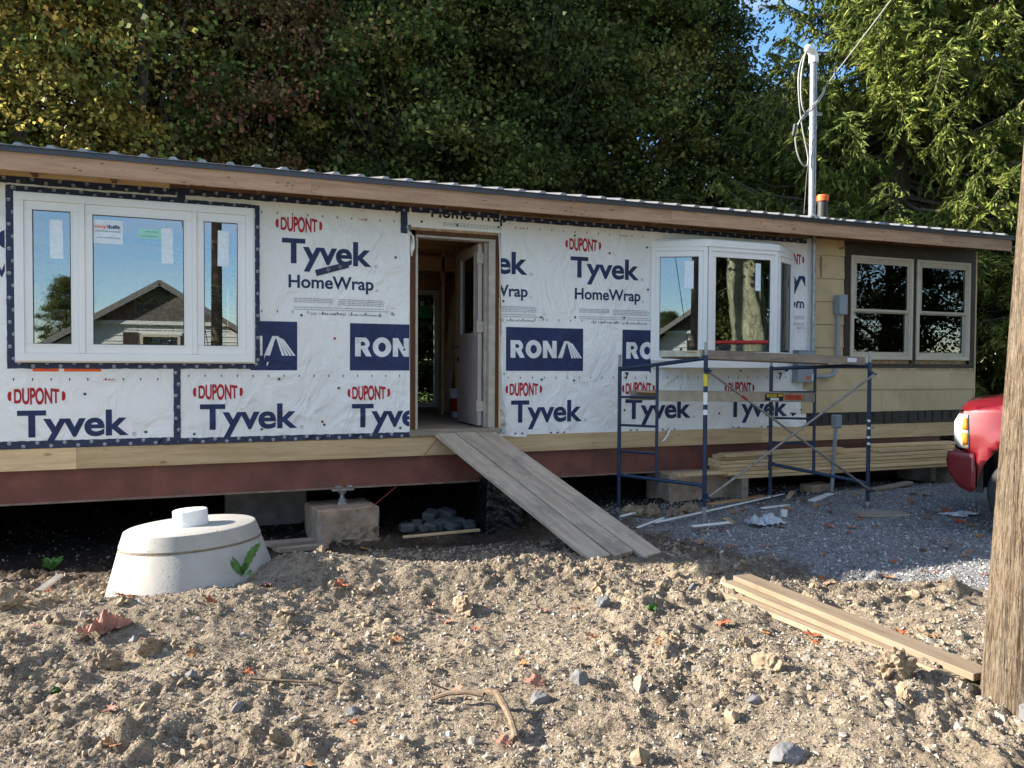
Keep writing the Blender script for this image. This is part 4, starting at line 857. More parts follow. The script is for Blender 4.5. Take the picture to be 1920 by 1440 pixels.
# right-hand twin old windows with brown surround
for (a, b, c, d) in ((7.62, 9.93, 3.03, 3.20), (7.62, 7.71, 1.64, 3.03), (8.775, 8.84, 1.64, 3.03), (9.83, 9.93, 1.64, 3.03), (7.62, 9.93, 1.585, 1.64)):
    MB().box(a, b, -.028, .014, c+.001, d-.001).build('trim_board', M['brown'], H)
for (a, b) in ((7.712, 8.773), (8.842, 9.828)):
    m = MB(); bars(m, a, b, 1.69, 3.028, .035, -.045, .03); O = m.build('double_hung_window', M['almond'], H, bevel=.003)
    m = MB(); bars(m, a+.037, b-.037, 1.725, 2.99, .022, -.036, .03); m.build('storm_frame', M['almond'], O)
    sash_unit(O, (a+.06, b-.06, 2.315, 2.967), (a+.095, b-.09, 2.345, 2.93), y=-.028, mat='almond', glass='glassdark', depth=.025)
    sash_unit(O, (a+.06, b-.06, 1.748, 2.33), (a+.095, b-.09, 1.79, 2.30), y=.002, mat='almond', glass='glassdark', depth=.025)
    MB().box(a+.095, b-.095, .028, .034, 2.44, 2.452).build('muntin', M['almond'], O)
    MB().box(a+.0, b, .04, .10, 1.655, 1.70).build('window_stool', M['rim'], O)
    if a < 8: MB().box(b-.18, b-.12, .019, .0195, 1.80, 1.86).build('glass_label', M['paperwhite'], O)
for i in range(16):
    x = 8.05+i*.118; MB().box(x, x+.112, -.016, .010, 1.560+.004*math.sin(i*3), 1.585).build('shim_strip', M['rim'], H)
# siding
def siding(x0, x1, z0, z1, name='siding_board', y=-.008):
    m = MB(); m.add([(x0, y-.014, z0), (x1, y-.014, z0), (x1, y-.002, z1), (x0, y-.002, z1), (x0, .012, z0), (x1, .012, z0), (x1, .012, z1), (x0, .012, z1)],
                     [(0, 1, 2, 3), (7, 6, 5, 4), (0, 4, 5, 1), (2, 6, 7, 3), (1, 5, 6, 2), (0, 3, 7, 4)]); return m.build(name, M['siding'], H)
zz = [3.205, 3.0, 2.71, 2.42, 2.13, 1.84, 1.585]
for i in range(6): siding(7.11, 7.618, zz[i+1]+.003, zz[i])
siding(6.98, 8.22, 1.303, 1.575); siding(8.223, 9.97, 1.303, 1.557); siding(6.96, 8.27, 1.012, 1.300); siding(8.273, 9.955, 1.015, 1.300)
MB().box(7.045, 7.11, -.012, .012, 1.59, 3.2).build('corner_strip', M['wrap'], H)
MB().box(9.95, 9.975, -.02, .06, 1.0, 3.2).build('corner_board', M['siding'], H)
for i in range(7): MB().box(9.955, 9.972, .065, 4.1, 1.0+i*.30, 1.297+i*.30).build('siding_board', M['siding'], H)
MB().box(7.22, 7.245, -.026, -.022, 2.72, 2.98).build('rust_hook', M['rustedge'], H)
MB().tube([(7.52, -.03, 3.1), (7.60, -.05, 3.11)], .012, 6).build('bracket', M['rustedge'], H)
# side window of the end room
m = MB(); 
for y_ in (.7, 1.95, 3.25): m.box(9.84, 9.97, y_, y_+.06, 1.75, 2.98)
m.box(9.84, 9.97, .7, 3.31, 2.94, 2.99); m.box(9.84, 9.97, .7, 3.31, 1.74, 1.79); m.box(9.86, 9.95, .76, 3.25, 2.33, 2.37); m.build('end_window', M['rim'], H)
MB().box(9.90, 9.905, .76, 3.25, 1.79, 2.94).build('pane', M['glassclear'], H)
# electrics
g = MB().box(6.81, 7.08, -.135, -.022, 1.605, 1.79).box(6.80, 7.085, -.14, -.018, 1.785, 1.80).build('meter_box', M['utilgrey'], H, bevel=.006)
MB().box(6.80, 7.10, -.13, -.02, 1.40, 1.60).build('meter_box_lower', M['utilgrey'], g, bevel=.006)
MB().tube([(6.945, -.136, 1.69), (6.945, -.165, 1.69)], .05, 20).build('meter_glass', M['glassdark'], g); MB().box(7.02, 7.08, -.133, -.131, 1.42, 1.50).build('warning_label', M['paperwhite'], g); MB().box(6.93, 6.98, -.133, -.131, 1.43, 1.48).build('warning_label', M['orange_ink'], g)
flat_text(g, '4', 7.04, 7.06, 1.45, 1.475, -.1335, 'blackink')
g = MB().tube([(7.10, -.07, 1.47), (7.30, -.07, 1.47), (7.40, -.07, 1.49), (7.455, -.07, 1.56), (7.47, -.07, 1.68), (7.48, -.07, 2.30)], .024, 12).build('conduit', M['utilgrey'], H, True)
MB().box(7.44, 7.56, -.13, -.03, 2.26, 2.50).box(7.435, 7.565, -.138, -.128, 2.255, 2.505).build('conduit_body', M['utilgrey'], g, bevel=.015)
for z_ in (2.25, 1.78): MB().tube([(7.48, -.07, z_-.02), (7.48, -.07, z_+.02)], .03, 12).build('coupling', M['utilgrey'], g)
MAST = MB().tube([(7.075, -.07, 1.80), (7.075, -.07, 3.3), (7.02, -.26, 3.38)], .026, 12).tube([(6.88, -.24, 3.40), (6.895, -.215, 5.28)], .042, 16).build('service_mast', M['galv'], H, True)
T0 = Vector((6.895, -.215, 5.28))
MB().tube([T0, T0+Vector((0, 0, .10))], .056, 16).tube([T0+Vector((0, 0, .08)), T0+Vector((-.04, -.01, .14)), T0+Vector((-.12, -.03, .15)), T0+Vector((-.15, -.04, .11))], [.05, .056, .045, .03], 14).build('weatherhead', M['pvc'], MAST, True)
MB().tube([T0+Vector((0, 0, -.62)), T0+Vector((0, 0, -.58))], .052, 16).box(6.90, 7.02, -.24, -.20, 4.66, 4.69).tube([T0+Vector((0, 0, -.80)), T0+Vector((0, 0, -.77))], .05, 16).build('clamp', M['galv'], MAST)
MB().tube([(6.88, -.24, 3.38), (6.88, -.24, 3.44)], [.09, .05], 16).build('flashing', M['galv'], MAST)
for k_, (ax, pts) in enumerate((('c', [(-.14, -.04, .11), (-.22, -.04, .0), (-.26, -.03, -.2), (-.24, -.03, -.5), (-.18, -.02, -.8), (-.12, -.02, -1.0), (-.07, -.02, -1.18), (-.10, -.02, -1.28), (-.2, -.02, -1.22), (-.28, -.03, -1.05), (-.3, -.04, -.9), (-.25, -.04, -.74), (-.1, -.05, -.58), (.06, -.05, -.42), (.14, -.05, -.28)]), ('d', [(-.14, -.04, .11), (-.20, -.06, .02), (-.24, -.05, -.25), (-.22, -.05, -.55), (-.15, -.06, -.68), (-.02, -.06, -.52), (.1, -.05, -.36), (.14, -.05, -.28)]), ('e', [(-.28, -.02, -.80), (-.1, -.06, -.62), (.1, -.06, -.4), (.14, -.05, -.28)]))):
    P_ = [T0+Vector(p) for p in pts]
    # smooth
    for _ in range(2):
        Q = [P_[0]]
        for a, b in zip(P_, P_[1:]): Q += [a*.75+b*.25, a*.25+b*.75]
        P_ = Q+[P_[-1]]
    MB().tube(P_, .009, 6).build('cable_loop', M['cable'], MAST, True)
MB().tube([T0+Vector((-.32, -.03, -.92)), T0+Vector((-.28, -.02, -.78))], [.018, .025], 8).build('splice_sleeve', M['cabledark'], MAST)
MB().tube([T0+Vector(p) for p in ((.14, -.05, -.28), (.22, .2, -.10), (.45, -.9, .7), (1.0, -3.2, 3.1), (1.6, -6, 6.4))][0:1]+[T0+Vector((.14+.16*t, -.05-1.2*t, -.28+.95*t+.02*t*t)) for t in (.3, .7, 1.2, 2, 3, 4, 6)], .007, 6).build('service_drop', M['cable'], MAST, True)
MB().tube([(6.86, -.26, 4.35), (6.74, -.30, 3.9), (6.68, -.33, 3.42)], .005, 5).build('guy_wire', M['cabledark'], MAST)
V_ = MB().lathe([(.062, 3.36), (.058, 3.66)], (7.17, -.10, 0), 20).build('vent_pipe', M['cabledark'], H, True)
MB().lathe([(.070, 3.655), (.072, 3.71), (.066, 3.73)], (7.17, -.10, 0), 20).build('vent_cap', M['orangecap'], V_); MB().lathe([(.10, 3.39), (.085, 3.42), (.075, 3.42), (.07, 3.45)], (7.17, -.10, 0), 20).build('vent_boot', M['cabledark'], V_)

# door opening
m = MB(); m.box(1.952, 2.005, .0, .14, .925, 2.97); m.box(1.952, 2.918, .0, .14, 2.925, 2.972); m.box(2.875, 2.918, .0, .14, .925, 2.925); m.build('door_buck', M['redjamb'], H)
m = MB(); m.box(2.007, 2.03, -.012, .12, .93, 2.90); m.box(2.007, 2.873, -.014, .12, 2.90, 2.924); m.box(2.80, 2.873, -.012, .12, .93, 2.898); m.box(2.775, 2.799, .05, .12, .93, 2.898); DJ = m.build('door_jamb', M['doorcream'], H, bevel=.002)
MB().box(1.95, 2.925, -.03, .14, .862, .928).build('door_sill', M['oldlumber'], H)
MB().box(2.918, 2.932, -.006, .014, .86, 3.0).build('edge_stud', M['rim'], H)
dx = Vector((2.762, .10, 0)); dT = Matrix.Translation(dx) @ Matrix.Rotation(R(88.5), 4, 'Z')
m = MB(); m.box(.0, .80, 0, .045, .945, 1.93); m.box(.0, .80, 0, .045, 2.80, 2.895); m.box(0, .13, 0, .045, 1.93, 2.80); m.box(.67, .80, 0, .045, 1.93, 2.80)
DP = m.build('door_panel', M['doorpaint'], H, bevel=.002, T=dT)
m = MB(); bars(m, .115, .685, 1.915, 2.815, .03, -.008, .053); m.build('lite_frame', M['doorcream'], DP, T=dT); MB().box(.145, .655, .020, .026, 1.945, 2.785).build('pane', M['glassdark'], DP, T=dT)
for sgn, y_ in ((1, .045), (-1, 0)):
    MB().tube([(.735, y_, 1.80), (.735, y_+sgn*.045, 1.80)], .012, 10).tube([(.735, y_+sgn*.045, 1.80), (.735, y_+sgn*.055, 1.80), (.735, y_+sgn*.075, 1.80)], [.018, .03, .022], 14).build('door_knob', M['blackplastic'], DP, True, T=dT)
    MB().tube([(.735, y_, 1.66), (.735, y_+sgn*.02, 1.66)], .027, 14).build('deadbolt', M['blackplastic'], DP, T=dT)
MB().box(.80, .803, .005, .04, .95, 2.89).build('door_edge', M['doorcream'], DP, T=dT)
for z_ in (1.10, 1.95, 2.68): MB().box(-.014, .0, -.03, .05, z_, z_+.11).tube([(-.01, .055, z_-.005), (-.01, .055, z_+.115)], .008, 8).build('hinge', M['doorcream'], DP, T=dT)
# interior carpentry
def stud(x, y, z0=.925, z1=3.29, mat='stud', w_=.038, d=.09): MB().box(x, x+w_, y, y+d, z0, z1).build('stud', M[mat], H)
for x in (2.98, 3.4, 3.85): stud(x, 2.4)
for x in (3.46, 3.56, 1.6, 1.2, 4.0): stud(x, 3.965)
for y in (1.1, 1.5, 1.9): stud(3.02, y, w_=.09, d=.038)
for y in (1.0, 1.41, 1.82, 2.23, 2.64, 3.05, 3.46): MB().box(.5, 4.5, y, y+.038, 3.12, 3.27).build('ceiling_joist', M['rafter'], H)
MB().box(1.5, 4.2, 2.40, 2.49, 2.86, 3.05).build('header', M['rafter'], H); MB().box(1.9, 3.6, 3.95, 4.055, 2.77, 2.95).build('header', M['rafter'], H)
MB().box(3.50, 3.515, 3.0, 3.95, .93, 2.9).build('plywood_panel', M['stud'], H); MB().box(4.3, 4.35, .12, 4.05, .93, 3.28).build('partition', M['osb'], H); MB().box(7.2, 7.25, .12, 4.05, .93, 3.28).build('partition', M['osb'], H); MB().box(1.0, 1.05, .12, 4.05, .93, 3.28).build('partition', M['osb'], H)
for x in (8.1, 9.3): stud(x, .35, mat='rim', d=.14)
m = MB(); bars(m, 2.155, 3.415, .935, 2.755, .07, 4.03, 4.12); m.box(2.72, 2.79, 4.04, 4.11, 1.0, 2.69); PD = m.build('patio_door', M['vinyl'], H, bevel=.002)
MB().box(2.22, 3.35, 4.07, 4.075, 1.0, 2.69).build('pane', M['glassclear'], PD); MB().box(2.95, 3.30, 4.055, 4.06, 2.32, 2.50).build('sticker', M['greentape'], PD)
MB().bar((3.15, 2.9, .94), (3.42, 3.1, 2.62), .16, .02, (0, 1, 0)).build('leaning_board', M['card'], None)
o = bpy.data.objects['leaning_board']; tag(o, 'brown board leaning inside the doorway beside the patio door', 'board')
B_ = empty('bucket', (3.05, 1.75, .925)); tag(B_, 'white plastic pail with red label on the floor behind the open door', 'bucket')
MB().lathe([(.12, .925), (.15, 1.26), (.155, 1.26), (.155, 1.29), (.14, 1.29), (.11, .95)], (3.05, 1.75, 0), 28, cap=False).lathe([(.11, .95), (.001, .95)], (3.05, 1.75, 0), 28, cap=False).build('pail_body', M['bucket'], B_, True)
MB().lathe([(.1315, 1.0), (.1455, 1.17)], (3.05, 1.75, 0), 28, cap=False).build('pail_label', M['redcap'], B_)
# ------------------------------------------------------------------ piers under the house
def pier(x, y, w_, d, z0, z1, rz, mat, label, name='concrete_block', jack=True):
    o = MB().box(-w_/2, w_/2, -d/2, d/2, 0, z1-z0).build(name, M[mat], None, bevel=.015)
    bm = bmesh.new(); bm.from_mesh(o.data); bmesh.ops.subdivide_edges(bm, edges=[e for e in bm.edges if e.calc_length() > .1], cuts=9, use_grid_fill=True)
    for v in bm.verts:
        n = .007*float(fbm(v.co.x*9+v.co.z*5, v.co.y*9+v.co.z*7, 5, 3)); v.co.x += n; v.co.y += n*1.3; v.co.z += n*.6
    bm.to_mesh(o.data); bm.free(); o.data.shade_smooth()
    try: o.data.set_sharp_from_angle(angle=R(40))
    except Exception: pass
    o.location = (x, y, z0); o.rotation_euler[2] = rz; tag(o, label, 'concrete block', 'concrete blocks carrying the house')
    return o
pier(1.28, .14, .62, .56, -.25, .185, R(6), 'conctan', 'tan concrete block under the red beam with a screw jack on it')
pier(5.36, .10, .78, .60, -.15, .36, R(-4), 'conctan', 'tan concrete block behind the scaffold under the lumber')
pier(9.35, .15, .7, .5, -.15, .27, R(5), 'concdark', 'grey concrete block at the right end of the lumber stack')
pier(.62, 1.35, .85, .5, -.3, .26, 0, 'concdark', 'dim grey concrete block deep under the house, left of the tan block')
pier(6.95, -.30, .38, .2, -.05, .17, R(10), 'conctan', 'small tan block beside the foot of the grey conduit')
def jack(x, y, z0, z1, label):
    r = empty('screw_jack', (x, y, z0)); tag(r, label, 'screw jack', 'screw jacks on the blocks')
    MB().lathe([(.055, z0), (.055, z0+.03), (.04, z0+.035), (.04, z0+.06)], (x, y, 0), 20).build('jack_nut', M['galv'], r, True)
    MB().lathe([(.022, z0+.06), (.022, z1-.045)], (x, y, 0), 14).build('jack_screw', M['galv'], r, True)
    MB().lathe([(.04, z1-.06), (.045, z1-.045), (.045, z1-.035)], (x, y, 0), 16).build('jack_collar', M['galv'], r, True)
    MB().box(x-.11, x+.11, y-.06, y+.06, z1-.028, z1-.006).build('jack_plate', M['galv'], r, bevel=.003)
    for s in (-1, 1): MB().lathe([(.022, z1-.006), (.022, z1+.025)], (x+s*.055, y-.045, 0), 6).box(x+s*.055-.03, x+s*.055+.03, y-.1, y-.02, z1+.014, z1+.03).build('clamp_bolt', M['galv'], r)
jack(1.28, .10, .185, .356, 'galvanised screw jack between the tan block and red beam')
jack(5.02, .10, .36, .375, 'short screw jack behind the scaffold left of the lumber') if False else None
# wrapped pier
def wrapped():
    cx, cy = 2.93, .02; n = 90; rows = 50; V = []; 
    for j in range(rows+1):
        z = -.22+.62*j/rows
        for i in range(n):
            a = 2*math.pi*i/n; q = 1/max(abs(math.cos(a)), abs(math.sin(a)))**.75
            r = .19*q*(1.15-.15*j/rows); r += .009*float(fbm(math.cos(a)*4+z*5, z*16+math.sin(a)*4, 7, 3, .6)); V.append((cx+r*math.cos(a)*1.05, cy+r*math.sin(a), z))
    F_ = [(j*n+i, j*n+(i+1) % n, (j+1)*n+(i+1) % n, (j+1)*n+i) for j in range(rows) for i in range(n)]
    o = nmesh('wrapped_pier', V, F_, M['plastic_black']); tag(o, 'pier wrapped in crinkled black plastic under the ramp', 'pier')
wrapped()
# ------------------------------------------------------------------ ramp
rp = empty('plank_ramp', (2.85, -1.2, .2)); tag(rp, 'grey three plank ramp leading up to the open doorway', 'ramp')
a0, a1 = Vector((2.20, .02, .905)), Vector((2.88, .03, .905)); b0, b1 = Vector((2.86, -2.27, .055)), Vector((3.56, -2.33, .04))
for i in range(3):
    f0, f1 = (i+.0)/3, (i+.955)/3; m = MB(); th = Vector((0, 0, .042)); ext = Vector((0, 0, 0))
    P = [a0.lerp(a1, f0), a0.lerp(a1, f1), b0.lerp(b1, f1), b0.lerp(b1, f0)]
    d = (P[3]-P[0]).normalized(); L_ = (P[3]-P[0]).length+(.03, -.01, .02)[i]; sd = (P[1]-P[0]).normalized(); up = sd.cross(d)*-1; up = up if up.z > 0 else -up
    w_ = (P[1]-P[0]).length*.95
    m.box(0, L_, 0, w_, -.042, 0)
    mt = Matrix((d, (sd-d*sd.dot(d)).normalized(), up)).transposed().to_4x4(); mt.translation = P[0]+up*(.0, .003, -.002)[i]
    o = m.build('plank', M['ramp'], None, bevel=.004)
    o.parent = rp; o.matrix_local = Matrix.Translation(-Vector(rp.location)) @ mt
tw = MB().tube([(1.52, -.14, .17), (1.78, -.10, .36), (2.05, -.07, .62), (2.26, -.03, .86)], .0035, 5).build('twine', M['twine']); tag(tw, 'thin red string running from the block up to the ramp top', 'string')
# ------------------------------------------------------------------ concrete riser
rc = Vector((-.10, -1.97, .47)); tilt = Matrix.Translation(rc) @ Euler((R(-2.2), R(-2.6), 0)).to_matrix().to_4x4()
cr = empty('concrete_riser', (-.10, -1.97, 0)); tag(cr, 'squat white concrete septic riser cone in the dirt at left', 'concrete riser')
MB().lathe([(.01, -.105), (.448, -.105), (.455, -.10), (.462, -.108), (.66, -.75)], (0, 0, 0), 72, cap=False).build('riser_cone', M['concrete'], cr, True, T=tilt)
MB().lathe([(.001, 0), (.418, 0), (.430, -.006), (.463, -.098), (.458, -.1035), (.001, -.1035)], (0, 0, 0), 72, cap=False).build('riser_lid', M['concrete'], cr, True, T=tilt)
MB().lathe([(.001, .108), (.108, .108), (.115, .102), (.1155, .03), (.118, .028), (.118, .001)], (0, 0, 0), 48, cap=False).build('pipe_cap', M['pvc'], cr, True, T=tilt)
MB().lathe([(.4545, -.1075), (.4605, -.1045), (.4645, -.110), (.4655, -.114)], (0, 0, 0), 72, cap=False).build('lid_seam', M['root'], cr, True, T=tilt)
pl = empty('weed', (.22, -2.42, gzs(.22, -2.42))); tag(pl, 'small green weed with toothed leaves against the riser', 'weed')
def blade(par, base, tip, w_, bend, name='leaf', mat='plant'):
    base = Vector(base); tip = Vector(tip); d = tip-base; sd = d.cross(Vector((.3, -1, .2))).normalized(); m = MB(); n = 13; vs = []
    for i in range(n):
        t = i/(n-1); c = base.lerp(tip, t)+Vector((0, 0, bend*math.sin(math.pi*t))); ww = w_*math.sin(math.pi*min(1, t*.88+.1))*(1+.16*(-1)**i)
        vs += [c-sd*ww, c+Vector((0, -.004, 0)), c+sd*ww]
    m.add(vs, [(i*3+k_, i*3+k_+1, (i+1)*3+k_+1, (i+1)*3+k_) for i in range(n-1) for k_ in (0, 1)]); return m.build(name, M[mat], par, True, recalc=False)
rgq = random.Random(3); mm = MB()
for q in range(70):
    a = rgq.uniform(3.3, 6.2); top = rgq.random() < .45; z_ = -rgq.uniform(.0, .10) if top else -rgq.uniform(.12, .40); r_ = (.430+(-z_)*.36 if top else .462+(-z_-.105)*.308)+.0005
    s_ = rgq.uniform(.0015, .005); c_ = Vector((r_*math.cos(a), r_*math.sin(a), z_)); tx = Vector((-math.sin(a), math.cos(a), 0)); uz = Vector((-.3*math.cos(a), -.3*math.sin(a), 1)).normalized()
    mm.add([c_+tx*s_*math.cos(t)+uz*s_*math.sin(t) for t in np.linspace(0, 2*math.pi, 7)[:-1]], [(0, 1, 2, 3, 4, 5)])
ah = mm.build('air_holes', M['brace'], cr, T=tilt, recalc=False); ah['kind'] = 'stuff'
b_ = Vector((.22, -2.42, .20))
blade(pl, b_, b_+Vector((.12, .0, .21)), .028, .03); blade(pl, b_, b_+Vector((-.16, .02, .10)), .022, .03); blade(pl, b_, b_+Vector((.03, -.06, .09)), .018, .02); blade(pl, b_, b_+Vector((-.06, 0, .13)), .018, .0); blade(pl, b_+Vector((.02, -.02, 0)), b_+Vector((.06, -.10, .0)), .02, .03)
def weed2(x, y, n, h, label, seed):
    r = empty('weed', (x, y, gzs(x, y))); tag(r, label, 'weed'); rg = random.Random(seed)
    for i in range(n):
        a = rg.uniform(0, 6.28); blade(r, (x, y, gzs(x, y)), (x+h*.8*math.cos(a), y+h*.8*math.sin(a), gzs(x, y)+h*rg.uniform(.4, 1)), .018, .02)
weed2(-1.18, -.55, 9, .11, 'leafy green weed in the dark soil left of the riser', 3); weed2(2.62, -3.62, 7, .05, 'tiny tuft of green on the sunny dirt', 4); weed2(-.68, -3.6, 6, .035, 'flat tiny green sprig at the lower left', 5)
# ------------------------------------------------------------------ loose boards
def board(name, a, b, w_, h_, mat, label, cat='board', group=None, up=(0, 0, 1), bevel=.003):
    a = Vector(a); b = Vector(b); d = (b-a).normalized(); u = Vector(up); sd = u.cross(d).normalized(); u = d.cross(sd).normalized()
    o = MB().box(0, (b-a).length, -w_/2, w_/2, 0, h_).build(name, M[mat], None, bevel=bevel)
    mt = Matrix((d, sd, u)).transposed().to_4x4(); mt.translation = a; o.matrix_world = mt; return tag(o, label, cat, group)
GB = 'loose boards stacked on the sunlit dirt'
pa = Vector((3.41, -3.42, .05)); pb = Vector((3.46, -5.22, .03))
board('loose_board', pa+Vector((-.10, -.05, -.012)), pb+Vector((-.04, .10, .0)), .135, .032, 'weatheredlumber', 'bottom board of the three stacked near the pole, splintered at its far end', 'board', GB)
board('loose_board', pa+Vector((-.02, .04, .030)), pb+Vector((-.02, .04, .034)), .138, .032, 'weatheredlumber', 'middle board of the three stacked near the pole', 'board', GB)
board('loose_board', pa+Vector((.06, .02, .064)), pb+Vector((.03, .0, .066)), .142, .036, 'weatheredlumber', 'top board of the three stacked near the pole', 'board', GB)
# lumber stack under the house front
GL = 'new boards stacked along the house'
rg = random.Random(9); z = .315
names = ['bottom', 'second from the bottom', 'third from the bottom', 'fourth from the bottom', 'fifth from the bottom', 'sixth from the bottom']
for i in range(6):
    for j, y in enumerate((-.42, -.27)):
        x0 = 5.50+(.12 if i < 1 else 0)-.02*i*(i > 1)+rg.uniform(-.03, .03)+(.1 if i == 5 else 0); x1 = 9.28+rg.uniform(-.05, .05)-(2.2 if i == 5 and j == 0 else 0)
        board('stacked_board', (x0, y+rg.uniform(-.018, .018), z), (x1, y+rg.uniform(-.02, .02), z-.0), .140, .0385, 'newlumber', f'pale new board in the {"front" if j == 0 else "rear"} row of the long stack, {names[i]}', 'board', GL)
    z += .0432
board('stacked_board', (5.42, -.50, z), (7.25, -.36, z), .14, .0385, 'newlumber', 'short slanting board lying on top of the stack at its left end', 'board', GL)
board('stacked_board', (7.75, -.44, z-.0395), (9.0, -.36, z-.0395+.002), .10, .036, 'newlumber', 'short board lying on the right half of the stack', 'board', GL)
board('stacked_board', (7.9, -.22, z), (9.3, -.23, z), .14, .036, 'newlumber', 'board lying at the back on the right of the stack', 'board', GL)
for x, y, s in ((5.75, -.34, .09), (9.1, -.34, .09)): tag(MB().box(x-s/2, x+s/2, y-.15, y+.15, gzs(x, y)-.02, .314).build('timber_post', M['oldlumber']), 'short timber bearer under the %s end of the board stack' % ('left' if x < 7 else 'right'), 'timber')
board('wood_scrap', (4.85, -.42, .365), (5.62, -.42, .375), .12, .037, 'newlumber', 'short yellow board resting on the block left of the lumber stack', 'board')
board('wood_scrap', (-1.72, -1.35, -.0), (-1.42, -1.20, .03), .10, .04, 'weatheredlumber', 'cut end of board at the left edge of the picture', 'board')
board('wood_scrap', (.55, -.95, .0), (.98, -.80, -.03), .16, .035, 'oldlumber', 'lower grey board end behind the riser', 'board'); board('wood_scrap', (.48, -.90, .037), (.90, -.72, .0), .15, .035, 'oldlumber', 'upper grey board end behind the riser', 'board')
board('wood_scrap', (1.75, -.55, -.06), (2.5, -.62, -.03), .05, .02, 'rim', 'thin yellow batten lying in front of the loose pavers', 'board')
board('wood_scrap', (6.36, -1.52, .035), (6.86, -1.72, .035), .20, .035, 'oldlumber', 'brown board pad under the right front scaffold foot', 'board')
board('wood_scrap', (7.1, -.75, .09), (8.2, -.55, .14), .10, .03, 'oldlumber', 'dark weathered board leaning on the ground under the stack right end', 'board')
board('wood_scrap', (6.25, -.62, .065), (6.5, -.40, .09), .05, .03, 'rim', 'small yellow offcut between the white strips', 'board'); board('wood_scrap', (5.25, -.52, .04), (6.1, -.40, .07), .09, .02, 'stud', 'reddish board lying in front of the rear scaffold legs', 'board')
board('wood_scrap', (4.86, -1.45, .03), (4.90, -1.25, .05), .018, .012, 'rim', 'small wood splinter on gravel by the front leg', 'board'); board('wood_scrap', (4.9, -1.42, .03), (4.97, -1.22, .04), .018, .012, 'rim', 'second wood splinter on gravel by the front leg', 'board')
for a, b, w_, lb in (((4.12, -1.22, .05), (6.35, -.42, .085), .028, 'long thin white strip running through the scaffold'), ((6.37, -.86, .075), (6.84, -.66, .10), .085, 'wide short white plastic strip at right of the conduit'), ((5.63, -.93, .05), (6.0, -.92, .06), .05, 'short white strip lying on gravel'), ((4.35, -1.52, .055), (4.78, -1.50, .06), .05, 'white strip crossing the front scaffold foot'), ((3.98, -.78, .04), (4.25, -.66, .05), .04, 'small white strip by the left scaffold leg'), ((3.9, -1.25, .02), (4.35, -1.0, .04), .03, 'short pale strip by the right side of the ramp')):
    board('plastic_strip', a, b, w_, .012, 'pvc', lb, 'plastic strip', 'white strips of trim on the ground', bevel=.001)
board('plastic_strip', (-1.02, -2.02, .10), (-.93, -1.80, .14), .05, .015, 'alu', 'ribbed grey strip end on the mound left of the riser', 'plastic strip', bevel=.001)
tag(MB().lathe([(.03, 0), (.036, .07), (.037, .07), (.03, .004)], (5.62, -1.30, gzs(5.62, -1.3)), 16, cap=False).build('paper_cup', M['pvc']), 'small white cup on the gravel under the scaffold', 'cup')
cs = empty('conduit_stub', (7.02, -.50, .05)); tag(cs, 'grey conduit riser standing in front of the lumber stack', 'conduit')
MB().tube([(7.0, -.50, .02), (7.02, -.505, .45), (7.06, -.50, .95)], .022, 12).build('conduit_pipe', M['utilgrey'], cs, True); MB().box(7.02, 7.11, -.55, -.45, .86, 1.02).build('conduit_cap', M['utilgrey'], cs, bevel=.012)

# ------------------------------------------------------------------ scaffold
A = Vector((4.14, -.44, 0)); B = Vector((4.56, -1.40, 0)); Cc = Vector((6.09, -.50, 0)); D = Vector((6.72, -1.33, 0))
SF = empty('scaffold', (5.4, -.9, .05)); tag(SF, 'blue tubular scaffold with cross braces in front of the bay window', 'scaffold')
def fr(P, Q, z, ztop, pin):   # P rear, Q front ; z=(bottom rear, bottom front)
    m = MB(); r = .0215; zr, zf = z; tr, tf = ztop
    def at(t, zz_a, zz_b): return Vector((P.x+(Q.x-P.x)*t, P.y+(Q.y-P.y)*t, zz_a+(zz_b-zz_a)*t))
    m.tube([at(0, zr, zr), at(0, tr, tr)], r, 12); m.tube([at(1, zf, zf), at(1, tf, tf)], r, 12)
    m.tube([at(.0, tr-.03, tr-.03), at(1, tf-.03, tf-.03)], r*.95, 12)
    m.tube([at(.0, zr+.38, zr+.38), at(.06, zr+.36, zr+.36), at(.94, zf+.22, zf+.22), at(1, zf+.20, zf+.20)], r*.9, 12)
    m.tube([at(.46, (zr+.38)*.5+(zf+.2)*.5, 0), at(.46, tr-.03, tf-.03)] if False else [at(.46, zr+.31, zr+.31), at(.46, tr*.54+tf*.46-.03, tr*.54+tf*.46-.03)], r*.8, 12)
    f = m.build('frame', M['scaff'], SF, True)
    for k_ in (.62, .90, 1.20): MB().tube([at(0, zr+k_+.04, 0) if False else at(0, zr+k_, zr+k_), at(.46, zr+k_+.01, zr+k_+.01)], .0135, 10).build('rung', M['scaff'], f, True)
    for t, zt in ((0, tr), (1, tf)):
        MB().tube([at(t, zt, zt), at(t, zt+pin, zt+pin)], .016, 10).build('coupling_pin', M['galv'], f, True)
    return f
fl = fr(A, B, (.06, .205), (1.585, 1.705), .13); fr_ = fr(Cc, D, (.10, .12), (1.60, 1.645), .12)
for P, z0, z1 in ((A, -.08, .06), (B, gzs(4.56, -1.4)-.03, .205), (Cc, -.02, .10), (D, .05, .12)):
    MB().tube([P+Vector((0, 0, z0)), P+Vector((0, 0, z1+.02))], .0165, 10).tube([P+Vector((0, 0, z1-.02)), P+Vector((0, 0, z1+.01))], .03, 8).build('jack_leg', M['galv'], SF, True)
fo = Vector((0, -.035, 0)); 
